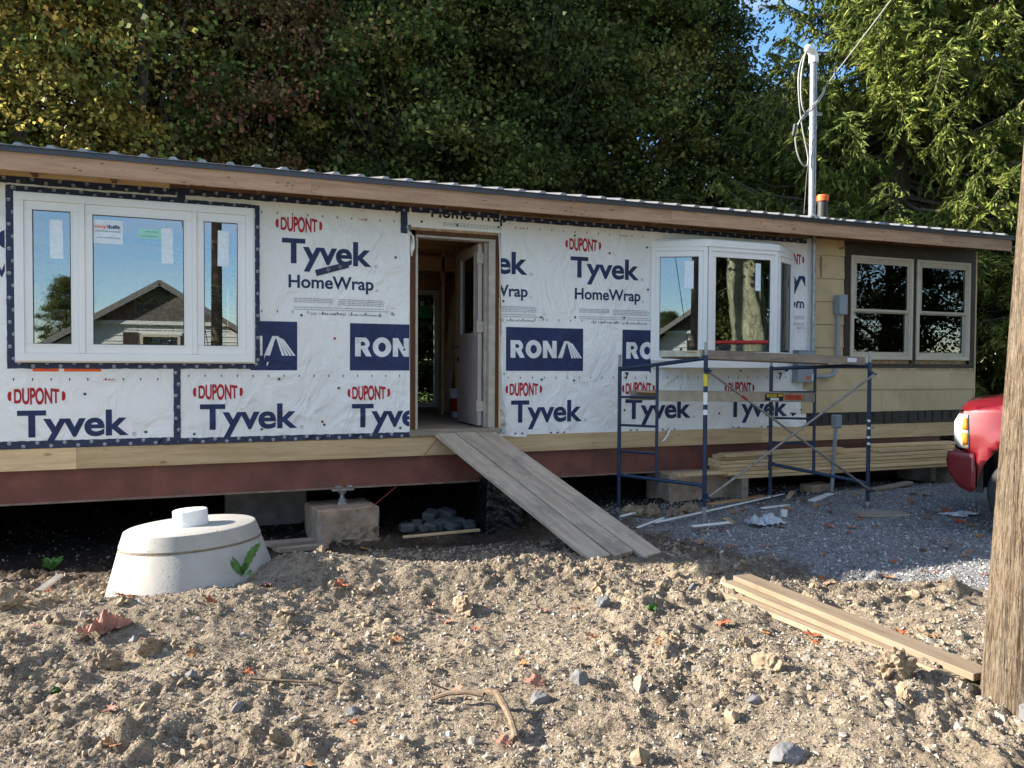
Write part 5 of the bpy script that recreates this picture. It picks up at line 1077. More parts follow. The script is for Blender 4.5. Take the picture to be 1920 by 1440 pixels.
x1 = MB().tube([B+fo+Vector((0, 0, 1.55)), D+fo+Vector((0, -.0, .26))], .0125, 10).build('cross_brace', M['brace'], SF, True); x2 = MB().tube([B+fo*2+Vector((0, 0, .32)), D+fo*2+Vector((0, 0, 1.52))], .0125, 10).build('cross_brace', M['brace'], SF, True)
pr = (B+fo+Vector((0, 0, 1.55))).lerp(D+fo+Vector((0, 0, .26)), .205); pd = (D-B+Vector((0, 0, -1.29))).normalized(); MB().tube([pr-pd*.04, pr+pd*.04], .0145, 10).build('red_band', M['redcap'], x1)
for P, zz_ in ((B, 1.55), (B, .32), (D, 1.52), (D, .26)): MB().tube([P+Vector((0, .02, zz_)), P+Vector((0, -.09, zz_))], .011, 8).box(P.x-.025, P.x+.025, P.y-.03, P.y-.015, zz_-.03, zz_+.03).build('brace_stud', M['scaff'], SF)
for z_, h_, mt in ((1.40, .13, 'yellowlabel'), (1.22, .12, 'pvc'), (1.12, .05, 'pvc')): MB().tube([B+Vector((0, 0, z_)), B+Vector((0, 0, z_+h_))], .0225, 12, cap=False).build('post_label', M[mt], SF, True)
for z_ in (.75, .82, .92, 1.0): MB().tube([D+Vector((-.004, -.004, z_)), D+Vector((-.004, -.004, z_+.025))], .019, 6, cap=False).build('paint_chip', M['pvc'], SF)
GPk = 'planks laid on the scaffold'
u = (D-B).normalized(); nv = (A-B).normalized()
wp = empty('scaffold_deck', (5.5, -1.2, 1.7)); tag(wp, 'long wooden scaffold deck plank lying across the top rails', 'scaffold plank', GPk)
p0 = B-u*.02+Vector((0, 0, 1.69)); p1 = D+u*.0+Vector((0, 0, 1.635)); off_ = nv*.03
MB().bar(p0+off_+nv*.02+Vector((0, 0, .025)), p1+off_+nv*.02+Vector((0, 0, .025)), .035, .085).build('side_rail', M['oldlumber'], wp); MB().bar(p0+off_+nv*.46+Vector((0, 0, .025)), p1+off_+nv*.44+Vector((0, 0, .025)), .035, .085).build('side_rail', M['oldlumber'], wp)
MB().bar(p0+off_+nv*.24+Vector((0, 0, .045)), p1+off_+nv*.23+Vector((0, 0, .045)), .395, .012).build('deck_board', M['rafter'], wp)
for p_ in (p0, p1): MB().bar(p_+off_+nv*.0+Vector((0, 0, .03)), p_+off_+nv*.48+Vector((0, 0, .03)), .05, .06).build('end_hook', M['alu'], wp)
MB().bar(p0.lerp(p1, .87)+off_-nv*.001+Vector((0, 0, .03)), p0.lerp(p1, .93)+off_-nv*.001+Vector((0, 0, .03)), .003, .045).build('deck_label', M['paperwhite'], wp)
ap = empty('aluminium_plank', (5.4, -1.0, 1.3)); tag(ap, 'aluminium work plank with black and orange labels set at mid height in the scaffold', 'scaffold plank', GPk)
q0 = A.lerp(B, .46)+Vector((.0, 0, 1.285)); q1 = Cc.lerp(D, .46)+Vector((-.01, 0, 1.25)); v_ = (q1-q0).normalized()
for s in (0, .34):
    MB().bar(q0+nv*s, q1+nv*s, .03, .022 if False else .105).build('side_rail', M['alu'], ap); MB().bar(q0+nv*s-nv*.018+Vector((0, 0, .05)), q1+nv*s-nv*.018+Vector((0, 0, .05)), .012, .008).build('rail_flange', M['alu'], ap)
MB().bar(q0+nv*.17+Vector((0, 0, .04)), q1+nv*.17+Vector((0, 0, .04)), .31, .012).build('deck_board', M['rafter'], ap)
def lab(t0, t1, mat, z0=-.035, z1=.035, e=.0165):
    a = q0+(q1-q0)*t0-nv*e+Vector((0, 0, (z0+z1)/2)); b = q0+(q1-q0)*t1-nv*e+Vector((0, 0, (z0+z1)/2)); return MB().bar(a, b, .002, z1-z0).build('plank_label', M[mat], ap)
lab(.66, .78, 'blackink', -.04, .04); lab(.79, .91, 'orange_ink', -.03, .03); lab(.67, .735, 'yellowlabel', .0, .03, .018); lab(.695, .75, 'paperwhite', -.035, -.008, .018); lab(.745, .775, 'yellowlabel', .01, .03, .018)
tt = Matrix((v_, -nv.cross(Vector((0, 0, 1))).cross(Vector((0, 0, 1))) if False else Vector((-v_.y, v_.x, 0)), Vector((0, 0, 1)))).transposed().to_4x4(); tt.translation = q0-nv*.0195
Ls = (q1-q0).length
for txt, t0, t1, zb, zt, mt in (('CAUTION', .675, .73, .007, .022, 'blackink'), ('DANGER', .80, .90, -.0, .02, 'blackink'), ('LOAD LIMIT', .80, .90, -.022, -.008, 'blackink')):
    V, F_ = text_poly(txt, Ls*t0, Ls*t1, zb, zt, .02); m = MB(); m.add([(x, -.001, z) for x, z in V], F_); m.build('printed_word', M[mt], ap, T=tt, recalc=False)
for q in (.93, .965):
    for z_ in (-.022, .022): MB().tube([q0+(q1-q0)*q-nv*.014+Vector((0, 0, z_)), q0+(q1-q0)*q-nv*.022+Vector((0, 0, z_))], .009, 10).build('rivet', M['galv'], ap)

# ------------------------------------------------------------------ utility pole
pb_ = Vector((3.52, -5.375, 0)); lean = Vector((.068, -.004, 1)).normalized()
def util_pole():
    n, rows, Ht = 128, 160, 9.0; a = np.linspace(0, 2*np.pi, n, endpoint=False); V = []
    for j in range(rows+1):
        z = -.3+Ht*(j/rows)**1.0; rr = .157-.0050*z
        crack = fbm(a*0+np.cos(a)*5.5, np.sin(a)*5.5+z*.10, 3, 4, .65); c2 = fbm(np.cos(a)*16, np.sin(a)*16+z*.22, 4, 3, .6)
        r = rr*(1+.035*crack+.018*c2+.02*np.sin(a*2+z*.3)); c = pb_+lean*z; V.append(np.stack([c.x+r*np.cos(a), c.y+r*np.sin(a), np.full(n, c.z)], 1))
    V = np.concatenate(V)-np.array(pb_); F_ = np.array([(j*n+i, j*n+(i+1) % n, (j+1)*n+(i+1) % n, (j+1)*n+i) for j in range(rows) for i in range(n)])
    o = nmesh('utility_pole', V, F_, M['pole'], smooth_=True); o.location = pb_; tag(o, 'thick weathered wooden utility pole at the right edge', 'utility pole')
util_pole()
# ------------------------------------------------------------------ pickup truck (nose toward the house)
TK = empty('pickup_truck', (0, 0, 0)); tag(TK, 'red pickup truck parked on the gravel behind the pole', 'pickup truck')
# local frame: x forward (nose at +.98 from the front axle), y left, z up; front axle at x=0
def tsec(x, hw, zb, zh, sh=.0, crown=.04):   # cross-section half width, bottom, top
    return [(x, -hw, zb), (x, -hw*1.0, zb+(zh-zb)*.45), (x, -hw*.985, zh-.17), (x, -hw*.93, zh-.05), (x, -hw*.80, zh), (x, 0, zh+crown), (x, hw*.80, zh), (x, hw*.93, zh-.05), (x, hw*.985, zh-.17), (x, hw, zb+(zh-zb)*.45), (x, hw, zb)]
m = MB()
secs = [tsec(.93, .78, .66, 1.00, crown=.03), tsec(.88, .88, .60, 1.05), tsec(.78, .94, .58, 1.08), tsec(.55, .975, .56, 1.12), tsec(.0, .99, .88, 1.16), tsec(-.5, .99, .56, 1.19), tsec(-.95, .99, .45, 1.22)]
# front clip with wheel arch: built as side skins with an arch cut
def skin(m, s):
    n = 40; top = []; 
    xs = [.90-.0*i for i in range(1)]
arch = [(-.50, .45)]+[(.50*math.cos(t), .40+.50*math.sin(t)) for t in np.linspace(math.pi, 0, 15)]+[(.52, .45)]
side = [(-.95, .42), (-.16, .38)]+[(.29+.44*math.cos(t), .36+.44*math.sin(t)) for t in np.linspace(math.pi, 0, 17)]+[(.735, .50), (.745, .66), (.84, .66), (.90, .72), (.90, .98), (.84, 1.03), (.55, 1.09), (.1, 1.13), (-.5, 1.165), (-.95, 1.19)]
def contour_y(x, z):   # plan taper towards the nose + tumblehome
    t = max(0, (x-.35)/.6); y = .99-.17*t**2.2; y -= .05*max(0, (z-.85)/.3)**2; y += .012*math.exp(-((z-.80)/.08)**2); 
    d = abs(math.hypot(x-.29, z-.36)-.475)
    return y+.02*math.exp(-(d/.05)**2)
def side_panel(poly, name, mat, par, sgn, thick=.02):
    bm = bmesh.new(); vs = [bm.verts.new((x, 0, z)) for x, z in poly]; bm.faces.new(vs)
    for i in range(-60, 60): bmesh.ops.bisect_plane(bm, geom=bm.verts[:]+bm.edges[:]+bm.faces[:], plane_co=(i*.06, 0, 0), plane_no=(1, 0, 0))
    for i in range(5, 32): bmesh.ops.bisect_plane(bm, geom=bm.verts[:]+bm.edges[:]+bm.faces[:], plane_co=(0, 0, i*.06), plane_no=(0, 0, 1))
    for v in bm.verts: v.co.y = sgn*contour_y(v.co.x, v.co.z)
    bmesh.ops.recalc_face_normals(bm, faces=bm.faces); 
    me = bpy.data.meshes.new(name); bm.to_mesh(me); bm.free(); me.materials.append(M[mat]); me.shade_smooth(); o = bpy.data.objects.new(name, me); COL.objects.link(o); o.parent = par
    so_ = o.modifiers.new('s', 'SOLIDIFY'); so_.thickness = thick; so_.offset = 0; return o
for sgn in (1, -1):
    side_panel(side, 'fender', 'carred', TK, sgn)
    bump_side = [(.745, .33), (.79, .30), (.88, .34), (.95, .44), (.985, .56), (.97, .655), (.76, .655), (.745, .5)]
    side_panel(bump_side, 'bumper_corner', 'carred', TK, sgn)
    # headlight wraps the corner
    hl = side_panel([(.80, .69), (.885, .70), (.915, .76), (.915, .93), (.88, 1.0), (.81, .995)], 'headlight', 'lampclear', TK, sgn); hl.data.transform(Matrix.Translation((.004, sgn*.010, .0)))
    am = side_panel([(.81, .72), (.85, .72), (.855, .83), (.815, .83)], 'turn_lamp', 'amber', hl, sgn); am.data.transform(Matrix.Translation((.002, sgn*.022, 0))); am = side_panel([(.815, .86), (.855, .86), (.85, .96), (.82, .965)], 'turn_lamp', 'amber', hl, sgn); am.data.transform(Matrix.Translation((.002, sgn*.022, 0)))
    # wheel well, wheel
    m = MB(); cx = [.29, -3.65]
    for wx in cx:
        y0 = sgn*.70; y1 = sgn*.96; wl = empty('wheel', (0, 0, 0)); bpy.data.objects.remove(wl)
        T = Matrix.Translation((wx, sgn*.84, .31)) @ Matrix.Scale(.93, 4) @ Matrix.Rotation(R(-90*sgn), 4, 'X')
        ty = MB().lathe([(.25, -.11), (.33, -.135), (.375, -.125), (.395, -.10), (.397, 0), (.395, .10), (.375, .125), (.33, .135), (.262, .115)], (0, 0, 0), 56, cap=False).build('wheel', M['rubber'], TK, True, T=T)
        MB().lathe([(.262, .112), (.250, .118), (.235, .09), (.225, .03), (.001, .02)], (0, 0, 0), 48, cap=False).build('rim', M['rim_alloy'], ty, True, T=T)
        m2 = MB()
        for k_ in range(5):
            a = k_*2*math.pi/5; c_, s_ = math.cos(a), math.sin(a); m2.bar((.03*c_, .03*s_, .085), (.245*c_, .245*s_, .10), .085, .035)
        m2.lathe([(.001, .115), (.055, .112), (.07, .09), (.07, .04)], (0, 0, 0), 24, cap=False); m2.build('spoke', M['rim_alloy'], ty, T=T)
        MB().lathe([(.18, .04), (.18, .055), (.05, .055)], (0, 0, 0), 24, cap=False).build('brake_disc', M['brace'], ty, T=T)
        m3 = MB(); n = 20; rr = .445
        vs = []; 
        for i in range(n+1):
            t = math.pi*i/n; vs += [(wx+rr*math.cos(t), sgn*.955, .36+rr*math.sin(t)), (wx+rr*math.cos(t), sgn*.5, .36+rr*math.sin(t))]
        m3.add(vs, [(2*i, 2*i+1, 2*i+3, 2*i+2) for i in range(n)]); m3.box(wx-.44, wx+.44, sgn*.5-.005, sgn*.5+.005, .3, .82); m3.box(wx+.40, wx+.452, min(sgn*.5, sgn*.915), max(sgn*.5, sgn*.915), .30, .62); m3.build('wheel_well', M['blackplastic'], TK, recalc=False)
    mf = [(.52, .32), (.565, .32), (.565, .62)]
# front face, grille, bumper, hood
def loft(m, rings):
    b = len(m.v); n = len(rings[0]); m.v += [Vector(p) for r_ in rings for p in r_]; f = [[b+i*n+k_, b+i*n+k_+1, b+(i+1)*n+k_+1, b+(i+1)*n+k_] for i in range(len(rings)-1) for k_ in range(n-1)]; m.f += f; m.mi += [0]*len(f)
m = MB(); rings = []
for x, z in ((.91, .99), (.86, 1.045), (.75, 1.075), (.55, 1.105), (.1, 1.145), (-.5, 1.18), (-.95, 1.205)):
    hw = contour_y(x, z)+.005; rings.append([(x-.10*(abs(v)**3) if x > .8 else x, v*hw, z+.045*(1-v*v)+(.018 if .45 < abs(v) < .8 else 0)-.02*(abs(v) > .97)) for v in np.linspace(-1, 1, 17)])
loft(m, rings); m.build('hood', M['carred'], TK, True, recalc=False)
m = MB(); rings = []
for z, dx_ in ((.32, -.06), (.40, .02), (.50, .06), (.60, .06), (.655, .03)): rings.append([(.92+dx_-.12*abs(v)**3, v*.86, z) for v in np.linspace(-1, 1, 15)])
loft(m, rings); m.build('bumper', M['carred'], TK, True, recalc=False)
MB().box(.80, .90, -.62, .62, .67, 1.0).build('grille', M['blackplastic'], TK); MB().box(.895, .925, -.62, .62, .81, .86).build('grille_bar', M['chrome'], TK)
MB().box(-.9, .62, -.62, .62, .45, 1.0).build('engine_bay', M['blackplastic'], TK); MB().box(-4.5, .7, -.45, .45, .42, .60).build('chassis', M['blackplastic'], TK)
# cab and bed
for sgn in (1, -1):
    MB().prism([(-.952, .42), (-.952, 1.19), (-2.35, 1.20), (-2.35, .42)], 'Y', sgn*.985, sgn*.955).build('door', M['carred'], TK, bevel=.006)
    bedp = [(-2.36, .42), (-2.36, 1.22), (-4.75, 1.22), (-4.75, .50), (-4.18, .48)]+[(-3.65+.50*math.cos(t), .42+.50*math.sin(t)) for t in np.linspace(math.pi, 0, 15)]
    MB().prism(bedp, 'Y', sgn*.985, sgn*.93).build('bed_side', M['carred'], TK)
    MB().prism([(-1.02, 1.20), (-1.5, 1.78), (-2.30, 1.78), (-2.33, 1.20)], 'Y', sgn*.86, sgn*.875).build('side_window', M['glassdark'], TK)
    MB().bar((-.95, sgn*.95, 1.19), (-1.52, sgn*.74, 1.80), .06, .06).bar((-2.33, sgn*.95, 1.19), (-2.36, sgn*.78, 1.80), .12, .06).build('roof_pillar', M['carred'], TK)
    MB().box(-1.12, -1.02, sgn*1.0 if sgn > 0 else -1.22, sgn*1.22 if sgn > 0 else -1.0, 1.2, 1.4).build('side_mirror', M['blackplastic'], TK, bevel=.02)
m = MB(); m.add([(-.95, -.9, 1.2), (-.95, .9, 1.2), (-1.5, .72, 1.80), (-1.5, -.72, 1.80)], [(0, 1, 2, 3)]); m.build('windscreen', M['glassdark'], TK)
MB().box(-2.42, -1.48, -.76, .76, 1.79, 1.85).build('roof', M['carred'], TK, bevel=.02); MB().box(-4.72, -2.4, -.93, .93, .75, .80).box(-4.76, -4.70, -.93, .93, .6, 1.22).box(-2.42, -2.37, -.93, .93, .5, 1.22).build('bed', M['carred'], TK); MB().box(-4.95, -4.80, -.9, .9, .45, .62).build('rear_bumper', M['chrome'], TK)
hd = R(126); TK.rotation_euler = (0, 0, hd); nosep = Vector((6.70, -2.48, 0)); loc_corner = Matrix.Rotation(hd, 3, 'Z') @ Vector((.90, .84, 0)); TK.location = (nosep.x-loc_corner.x, nosep.y-loc_corner.y, .12); TK.scale = (1.04,)*3
# ------------------------------------------------------------------ trees
def crown_mesh(name, seed, H0, H1, rad, nclump, per, leaf, shape='maple'):
    rg = np.random.default_rng(seed); C_ = []
    while len(C_) < nclump:
        u_ = rg.uniform(-1, 1, 3); z = H0+(H1-H0)*(u_[2]+1)/2; t = (u_[2]+1)/2
        env = rad*(.64+.40*math.sin(math.pi*min(1, t*1.05+.08)))*(1 if t < .75 else math.sqrt(max(0, 1-((t-.75)/.27)**2)))
        env *= 1+.30*float(fbm(math.atan2(u_[1], u_[0])*1.5, z*.7, seed, 2))
        rr = math.hypot(u_[0], u_[1])
        if rr > 1: continue
        if rg.uniform() > .35+.65*rr: continue
        C_.append((u_[0]*env, u_[1]*env, z, rg.uniform(.25, .78)))
    C_ = np.array(C_); n = nclump*per; ci = np.repeat(np.arange(nclump), per); s = C_[ci, 3]
    off = rg.normal(size=(n, 3))*np.stack([s*.62, s*.62, s*.34], 1)
    P = C_[ci, :3]+off; P[:, 2] -= .25*np.hypot(off[:, 0], off[:, 1])
    sz = leaf*rg.uniform(.55, 1.35, n)
    bv = np.array([(0, -.5, 0), (.42, -.05, .10), (0, .62, -.05), (-.42, -.05, .10)]); bf = np.array([[0, 1, 2, 3]])
    # leaves mostly face up and out
    Rm = rotmats(n, rg); k_ = rg.uniform(size=n) < .5
    V, F_ = inst(bv, bf, Rm, sz, P)
    cv = rg.uniform(0, 1, nclump); v = np.clip(.62*cv[ci]**1.3+.38*rg.uniform(0, 1, n), 0, 1)
    me = bpy.data.meshes.new(name); V = V.astype(np.float32); F_ = F_.astype(np.int32)
    me.vertices.add(len(V)); me.vertices.foreach_set('co', V.ravel()); me.loops.add(F_.size); me.loops.foreach_set('vertex_index', F_.ravel())
    me.polygons.add(len(F_)); me.polygons.foreach_set('loop_start', np.arange(0, F_.size, 4, dtype=np.int32)); me.update(calc_edges=True)
    at = me.attributes.new('v', 'FLOAT', 'FACE'); at.data.foreach_set('value', v.astype(np.float32)); at = me.attributes.new('b', 'FLOAT', 'FACE'); at.data.foreach_set('value', (rg.uniform(0, 1, n)**2.2).astype(np.float32))
    me.materials.append(M['leaf_green']); return me, C_
def limbs_mesh(name, seed, H0, H1, r0, C_, mat='bark', n=26, fork=None):
    rg = random.Random(seed); m = MB(); lx, ly = rg.uniform(-.3, .3), rg.uniform(-.3, .3); path = []
    for i in range(9):
        t = i/8; path.append(Vector((lx*t*2+.12*math.sin(t*5+seed), ly*t*2+.12*math.cos(t*4+seed), -.3+(H1*.9+.3)*t)))
    m.tube(path, [r0*(1.25 if i == 0 else 1)*(1-.85*i/8) for i in range(9)], 10)
    idx_ = list(range(len(C_))); rg.shuffle(idx_)
    for k_ in idx_[:n]:
        c = Vector(C_[k_][:3]); t = min(.85, max(.12, (c.z*.72-.2)/(H1*.9))); b = path[int(t*8)].lerp(path[min(8, int(t*8)+1)], t*8-int(t*8)); r = r0*(1-.85*t)*.5
        mid = b.lerp(c, .5)+Vector((rg.uniform(-.2, .2), rg.uniform(-.2, .2), rg.uniform(-.35, .1))); m.tube([b, b.lerp(mid, .5)+Vector((0, 0, .05)), mid, c], [r, r*.8, r*.55, r*.15], 6)
    me_o = m.build(name, M[mat], None, True); me = me_o.data; bpy.data.objects.remove(me_o); return me
MAP = []
for i in range(4):
    me, C_ = crown_mesh('crown', 100+i, 2.2, 12.5, 2.8, 420, 165, .105); MAP.append((me, limbs_mesh('trunk', 200+i, 2.2, 12.5, .21, C_, n=34)))
def tree(x, y, k_, sc, rz, lm, label, group='trees behind the house', name='maple_tree', sz=None):
    r = empty(name, (x, y, 0)); r.rotation_euler[2] = rz; r.scale = (sc, sc, sz or sc); tag(r, label, 'tree', group)
    c = bpy.data.objects.new('crown', MAP[k_][0]); COL.objects.link(c); c.parent = r
    c.material_slots[0].link = 'OBJECT'; c.material_slots[0].material = M[lm]
    t = bpy.data.objects.new('trunk', MAP[k_][1]); COL.objects.link(t); t.parent = r; return r
TR = [(-5.2, 10.2, 0, .95, .3, 'leaf_green', 'leafy green tree at the far left edge behind the house'),
      (-3.0, 8.0, 1, .74, 1.2, 'leaf_yellow', 'lower yellow green maple behind the big triple window'),
      (-1.6, 10.8, 2, 1.0, 2.0, 'leaf_yellow', 'tall maple with bare forked trunk behind the left roof'),
      (1.3, 9.2, 3, .80, .2, 'leaf_rust', 'maple with a rusty red patch behind the left half of the roof'),
      (.9, 11.6, 0, 1.02, 4.0, 'leaf_green', 'olive green maple left of the dark middle trees'),
      (4.2, 9.2, 1, .95, 2.8, 'leaf_dark', 'dark green tree with thin trunk above the doorway'),
      (3.9, 12.2, 2, 1.05, .7, 'leaf_green', 'green tree standing behind the doorway trees'),
      (7.0, 9.6, 3, 1.0, 5.0, 'leaf_dark', 'dark dense tree right of the doorway, in the middle of the picture'),
      (7.3, 13.0, 0, 1.05, 1.0, 'leaf_dark', 'dark tree further back in the middle'),
      (10.0, 10.3, 1, 1.0, 3.3, 'leaf_green', 'green tree above the bay window'),
      (12.6, 11.2, 2, .98, 3.9, 'leaf_dark', 'dark tree with reddish leaf tips beside the gap of blue sky'),
      (14.2, 10.4, 3, .72, .9, 'leaf_grey', 'shorter silvery green tree below the blue sky gap'),
      (16.6, 14.0, 0, .62, 3.1, 'leaf_dark', 'small dark tree behind the spruces')]
for a in TR: tree(*a)
# second row far behind fills the gaps
for i, (x, y) in enumerate([(2.5, 16), (6, 17), (9.5, 16.5), (22, 17), (26, 14), (12.0, 15.8)]):
    tree(x, y, i % 4, 1.02 if i != 5 else .7, i*1.1, 'leaf_dark', 'dim tree in the back row, standing ' + ['behind the trees left of the doorway', 'behind the trees above the doorway', 'behind the trees right of the doorway', 'behind the two bright spruces', 'outside the right edge of the picture', 'below the blue sky gap'][i], 'back row of trees')
# low undergrowth behind the house (things)
sme, SC_ = crown_mesh('crown', 150, 3.2, 12, 2.6, 190, 150, .10); stk = MB(); rgk = random.Random(12)
for q, (ax, ay, hh, r0) in enumerate([(-.9, .1, 10.5, .12), (-.05, -.1, 12, .17), (.45, .25, 11, .10)]):
    stk.tube([Vector((ax*(.25+.95*t)+.10*math.sin(t*6+q), ay*(.3+t)+.08*math.cos(t*5+q), -.3+(hh+.3)*t)) for t in np.linspace(0, 1, 10)], [r0*(1.1-.9*t) for t in np.linspace(0, 1, 10)], 9)
for c in SC_[:24]:
    c = Vector(c[:3]); t = max(.15, (c.z*.8-.5)/12); b = Vector((.4*math.copysign(1, c.x)*t, 0, 12*t*.9)); stk.tube([b, b.lerp(c, .5)+Vector((0, 0, -.15)), c], [.05, .032, .01], 5)
o = stk.build('trunk', M['bark'], None, True); stme = o.data; bpy.data.objects.remove(o); MAP.append((sme, stme))
for a in [(-1.0, 8.6, 4, .92, .3, 'leaf_green', 'open maple with several bare stems showing in front of the left trees'), (3.6, 8.6, 4, .95, 2.4, 'leaf_green', 'open tree with forking bare stems above the doorway'), (6.9, 8.9, 4, .9, 4.0, 'leaf_dark', 'open tree with thin bare stems left of the bay window roof')]: tree(*a)
def shrub(x, y, s, k_, lm, label):
    r = empty('shrub', (x, y, 0)); tag(r, label, 'shrub', 'shrubs behind the house'); c = bpy.data.objects.new('foliage', MAP[k_][0]); COL.objects.link(c); c.parent = r
    c.scale = (s*.9, s*.9, s*.42); c.location = (0, 0, -.8*s); c.rotation_euler[2] = k_*2; c.material_slots[0].link = 'OBJECT'; c.material_slots[0].material = M[lm]
for a in [(-4.8, 6.8, .85, 3, 'leaf_yellow', 'yellow shrub reaching the roof line at the left'), (-1.0, 7.3, .9, 0, 'leaf_green', 'green shrub showing just over the left roof'), (2.6, 7.6, .95, 1, 'leaf_dark', 'dark shrub over the roof left of the doorway'), (6.0, 7.8, .95, 2, 'leaf_dark', 'dark shrub over the roof right of the doorway'),
          (9.4, 8.2, .9, 3, 'leaf_dark', 'dark shrub above the bay window roof'), (12.0, 8.4, .85, 0, 'leaf_dark', 'dark shrub left of the metal mast'), (17.5, 9.0, .95, 1, 'leaf_green', 'green shrub seen past the right end of the house'), (22, 10.5, .95, 2, 'leaf_yellow', 'light green shrub far behind the truck')]: shrub(*a)
# spruces
def spruce_mesh(seed, Ht, rad, z0, nb, full=True):
    rg = np.random.default_rng(seed); P = []; D_ = []; S_ = []; CV = []; lb = MB()
    lb.tube([(0, 0, -.3), (.05, 0, Ht*.5), (0, .03, Ht)], [.22*rad/3.2+.05, .15, .02], 10)
    for b in range(nb):
        t = rg.uniform(0, 1)**.85; z = z0+(Ht-z0-.3)*t; L_ = rad*(1-.72*t)*rg.uniform(.7, 1.12); az = rg.uniform(0, 2*np.pi); dv = np.array([np.cos(az), np.sin(az)]); pts = []
        droop = rg.uniform(.14, .30)*L_; 
        for q in np.linspace(0, 1, 9): pts.append(np.array([dv[0]*L_*q, dv[1]*L_*q, z-droop*np.sin(q*2.3)+.16*L_*q**3]))
        lb.tube([Vector(p) for p in pts[::2]], [.035*(1-.9*i/4)+.006 for i in range(5)], 5, cap=False); cb = rg.uniform(0, 1)
        nt_ = int(50*L_/3+12)
        for k_ in range(nt_):   # side twigs, hanging
            q = rg.uniform(.12, 1)**.75; i = min(7, int(q*8)); f = q*8-i; o_ = pts[i]*(1-f)+pts[i+1]*f; side = rg.choice([-1, 1]); perp = np.array([-dv[1], dv[0]])*side
            fw_ = rg.uniform(.1, .7); tw = np.array([perp[0]*(1-fw_*.5)+dv[0]*fw_, perp[1]*(1-fw_*.5)+dv[1]*fw_, rg.uniform(-1.7, -.1) if q < .85 else rg.uniform(-.5, .3)]); tw /= np.linalg.norm(tw); ln = rg.uniform(.18, .62)*(1-.35*q)*min(1, L_/2)
            ns = max(3, int(ln/.065))
            for s_ in range(ns):
                u_ = (s_+.5)/ns; pos = o_+tw*ln*u_+np.array([0, 0, -.35*ln*u_*u_])
                for e in range(2):
                    dd = tw*rg.uniform(.5, 1)+rg.normal(size=3)*.42+np.array([0, 0, -.25]); dd /= np.linalg.norm(dd); P.append(pos+rg.normal(size=3)*.015); D_.append(dd); S_.append(rg.uniform(.8, 1.35)); CV.append(np.clip(.45*cb+.30*u_+.25*rg.uniform(), 0, 1))
    P = np.array(P); D_ = np.array(D_); S_ = np.array(S_); n = len(P)
    up = rg.normal(size=(n, 3)); a = np.cross(D_, up); a /= np.linalg.norm(a, axis=1)[:, None]; b = np.cross(D_, a); Rm = np.stack([a, D_, b], 2)
    bv = np.array([(0, -.05, 0), (.0145, 0, 0), (0, .085, 0), (-.0145, 0, 0), (0, 0, .0145), (0, 0, -.0145)]); bf = np.array([[0, 1, 2, 3], [0, 4, 2, 5]])
    V, F_ = inst(bv, bf, Rm, S_, P); me = bpy.data.meshes.new('crown'); V = V.astype(np.float32); F_ = F_.astype(np.int32)
    me.vertices.add(len(V)); me.vertices.foreach_set('co', V.ravel()); me.loops.add(F_.size); me.loops.foreach_set('vertex_index', F_.ravel()); me.polygons.add(len(F_)); me.polygons.foreach_set('loop_start', np.arange(0, F_.size, 4, dtype=np.int32)); me.update(calc_edges=True)
    at = me.attributes.new('v', 'FLOAT', 'FACE'); at.data.foreach_set('value', np.repeat(np.array(CV), 2).astype(np.float32)); at = me.attributes.new('b', 'FLOAT', 'FACE'); at.data.foreach_set('value', np.repeat(rg.uniform(0, .75, len(CV)), 2).astype(np.float32)); me.materials.append(M['needle'])
    o = lb.build('trunk', M['barkspruce'], None, True); tm = o.data; bpy.data.objects.remove(o); return me, tm
SP = [spruce_mesh(5, 12.5, 3.9, 2.6, 330), spruce_mesh(6, 11, 3.2, .5, 290)]
def spruce(x, y, k_, sc, rz, label, name='spruce_tree'):
    r = empty(name, (x, y, 0)); r.rotation_euler[2] = rz; r.scale = (sc,)*3; tag(r, label, 'tree', 'spruce trees on the right')
    for nm, me in zip(('crown', 'trunk'), SP[k_]): o = bpy.data.objects.new(nm, me); COL.objects.link(o); o.parent = r
spruce(13.5, 4.6, 0, 1.12, .4, 'big sunlit spruce with drooping branches right of the metal mast')
spruce(15.6, 2.6, 1, .98, 1.9, 'bright sunlit spruce behind the utility pole at the right')
spruce(16.8, 6.2, 0, 1.15, 3.3, 'taller shaded spruce between and behind the two bright spruces')
spruce(13.0, 7.4, 1, .62, 2.2, 'small spruce low beside the roof behind the mast')
spruce(12.2, 4.3, 1, .47, 4.1, 'low young spruce just over the roof right of the mast')
spruce(20.5, 4.5, 1, 1.1, 5.0, 'spruce further back beyond the right edge')
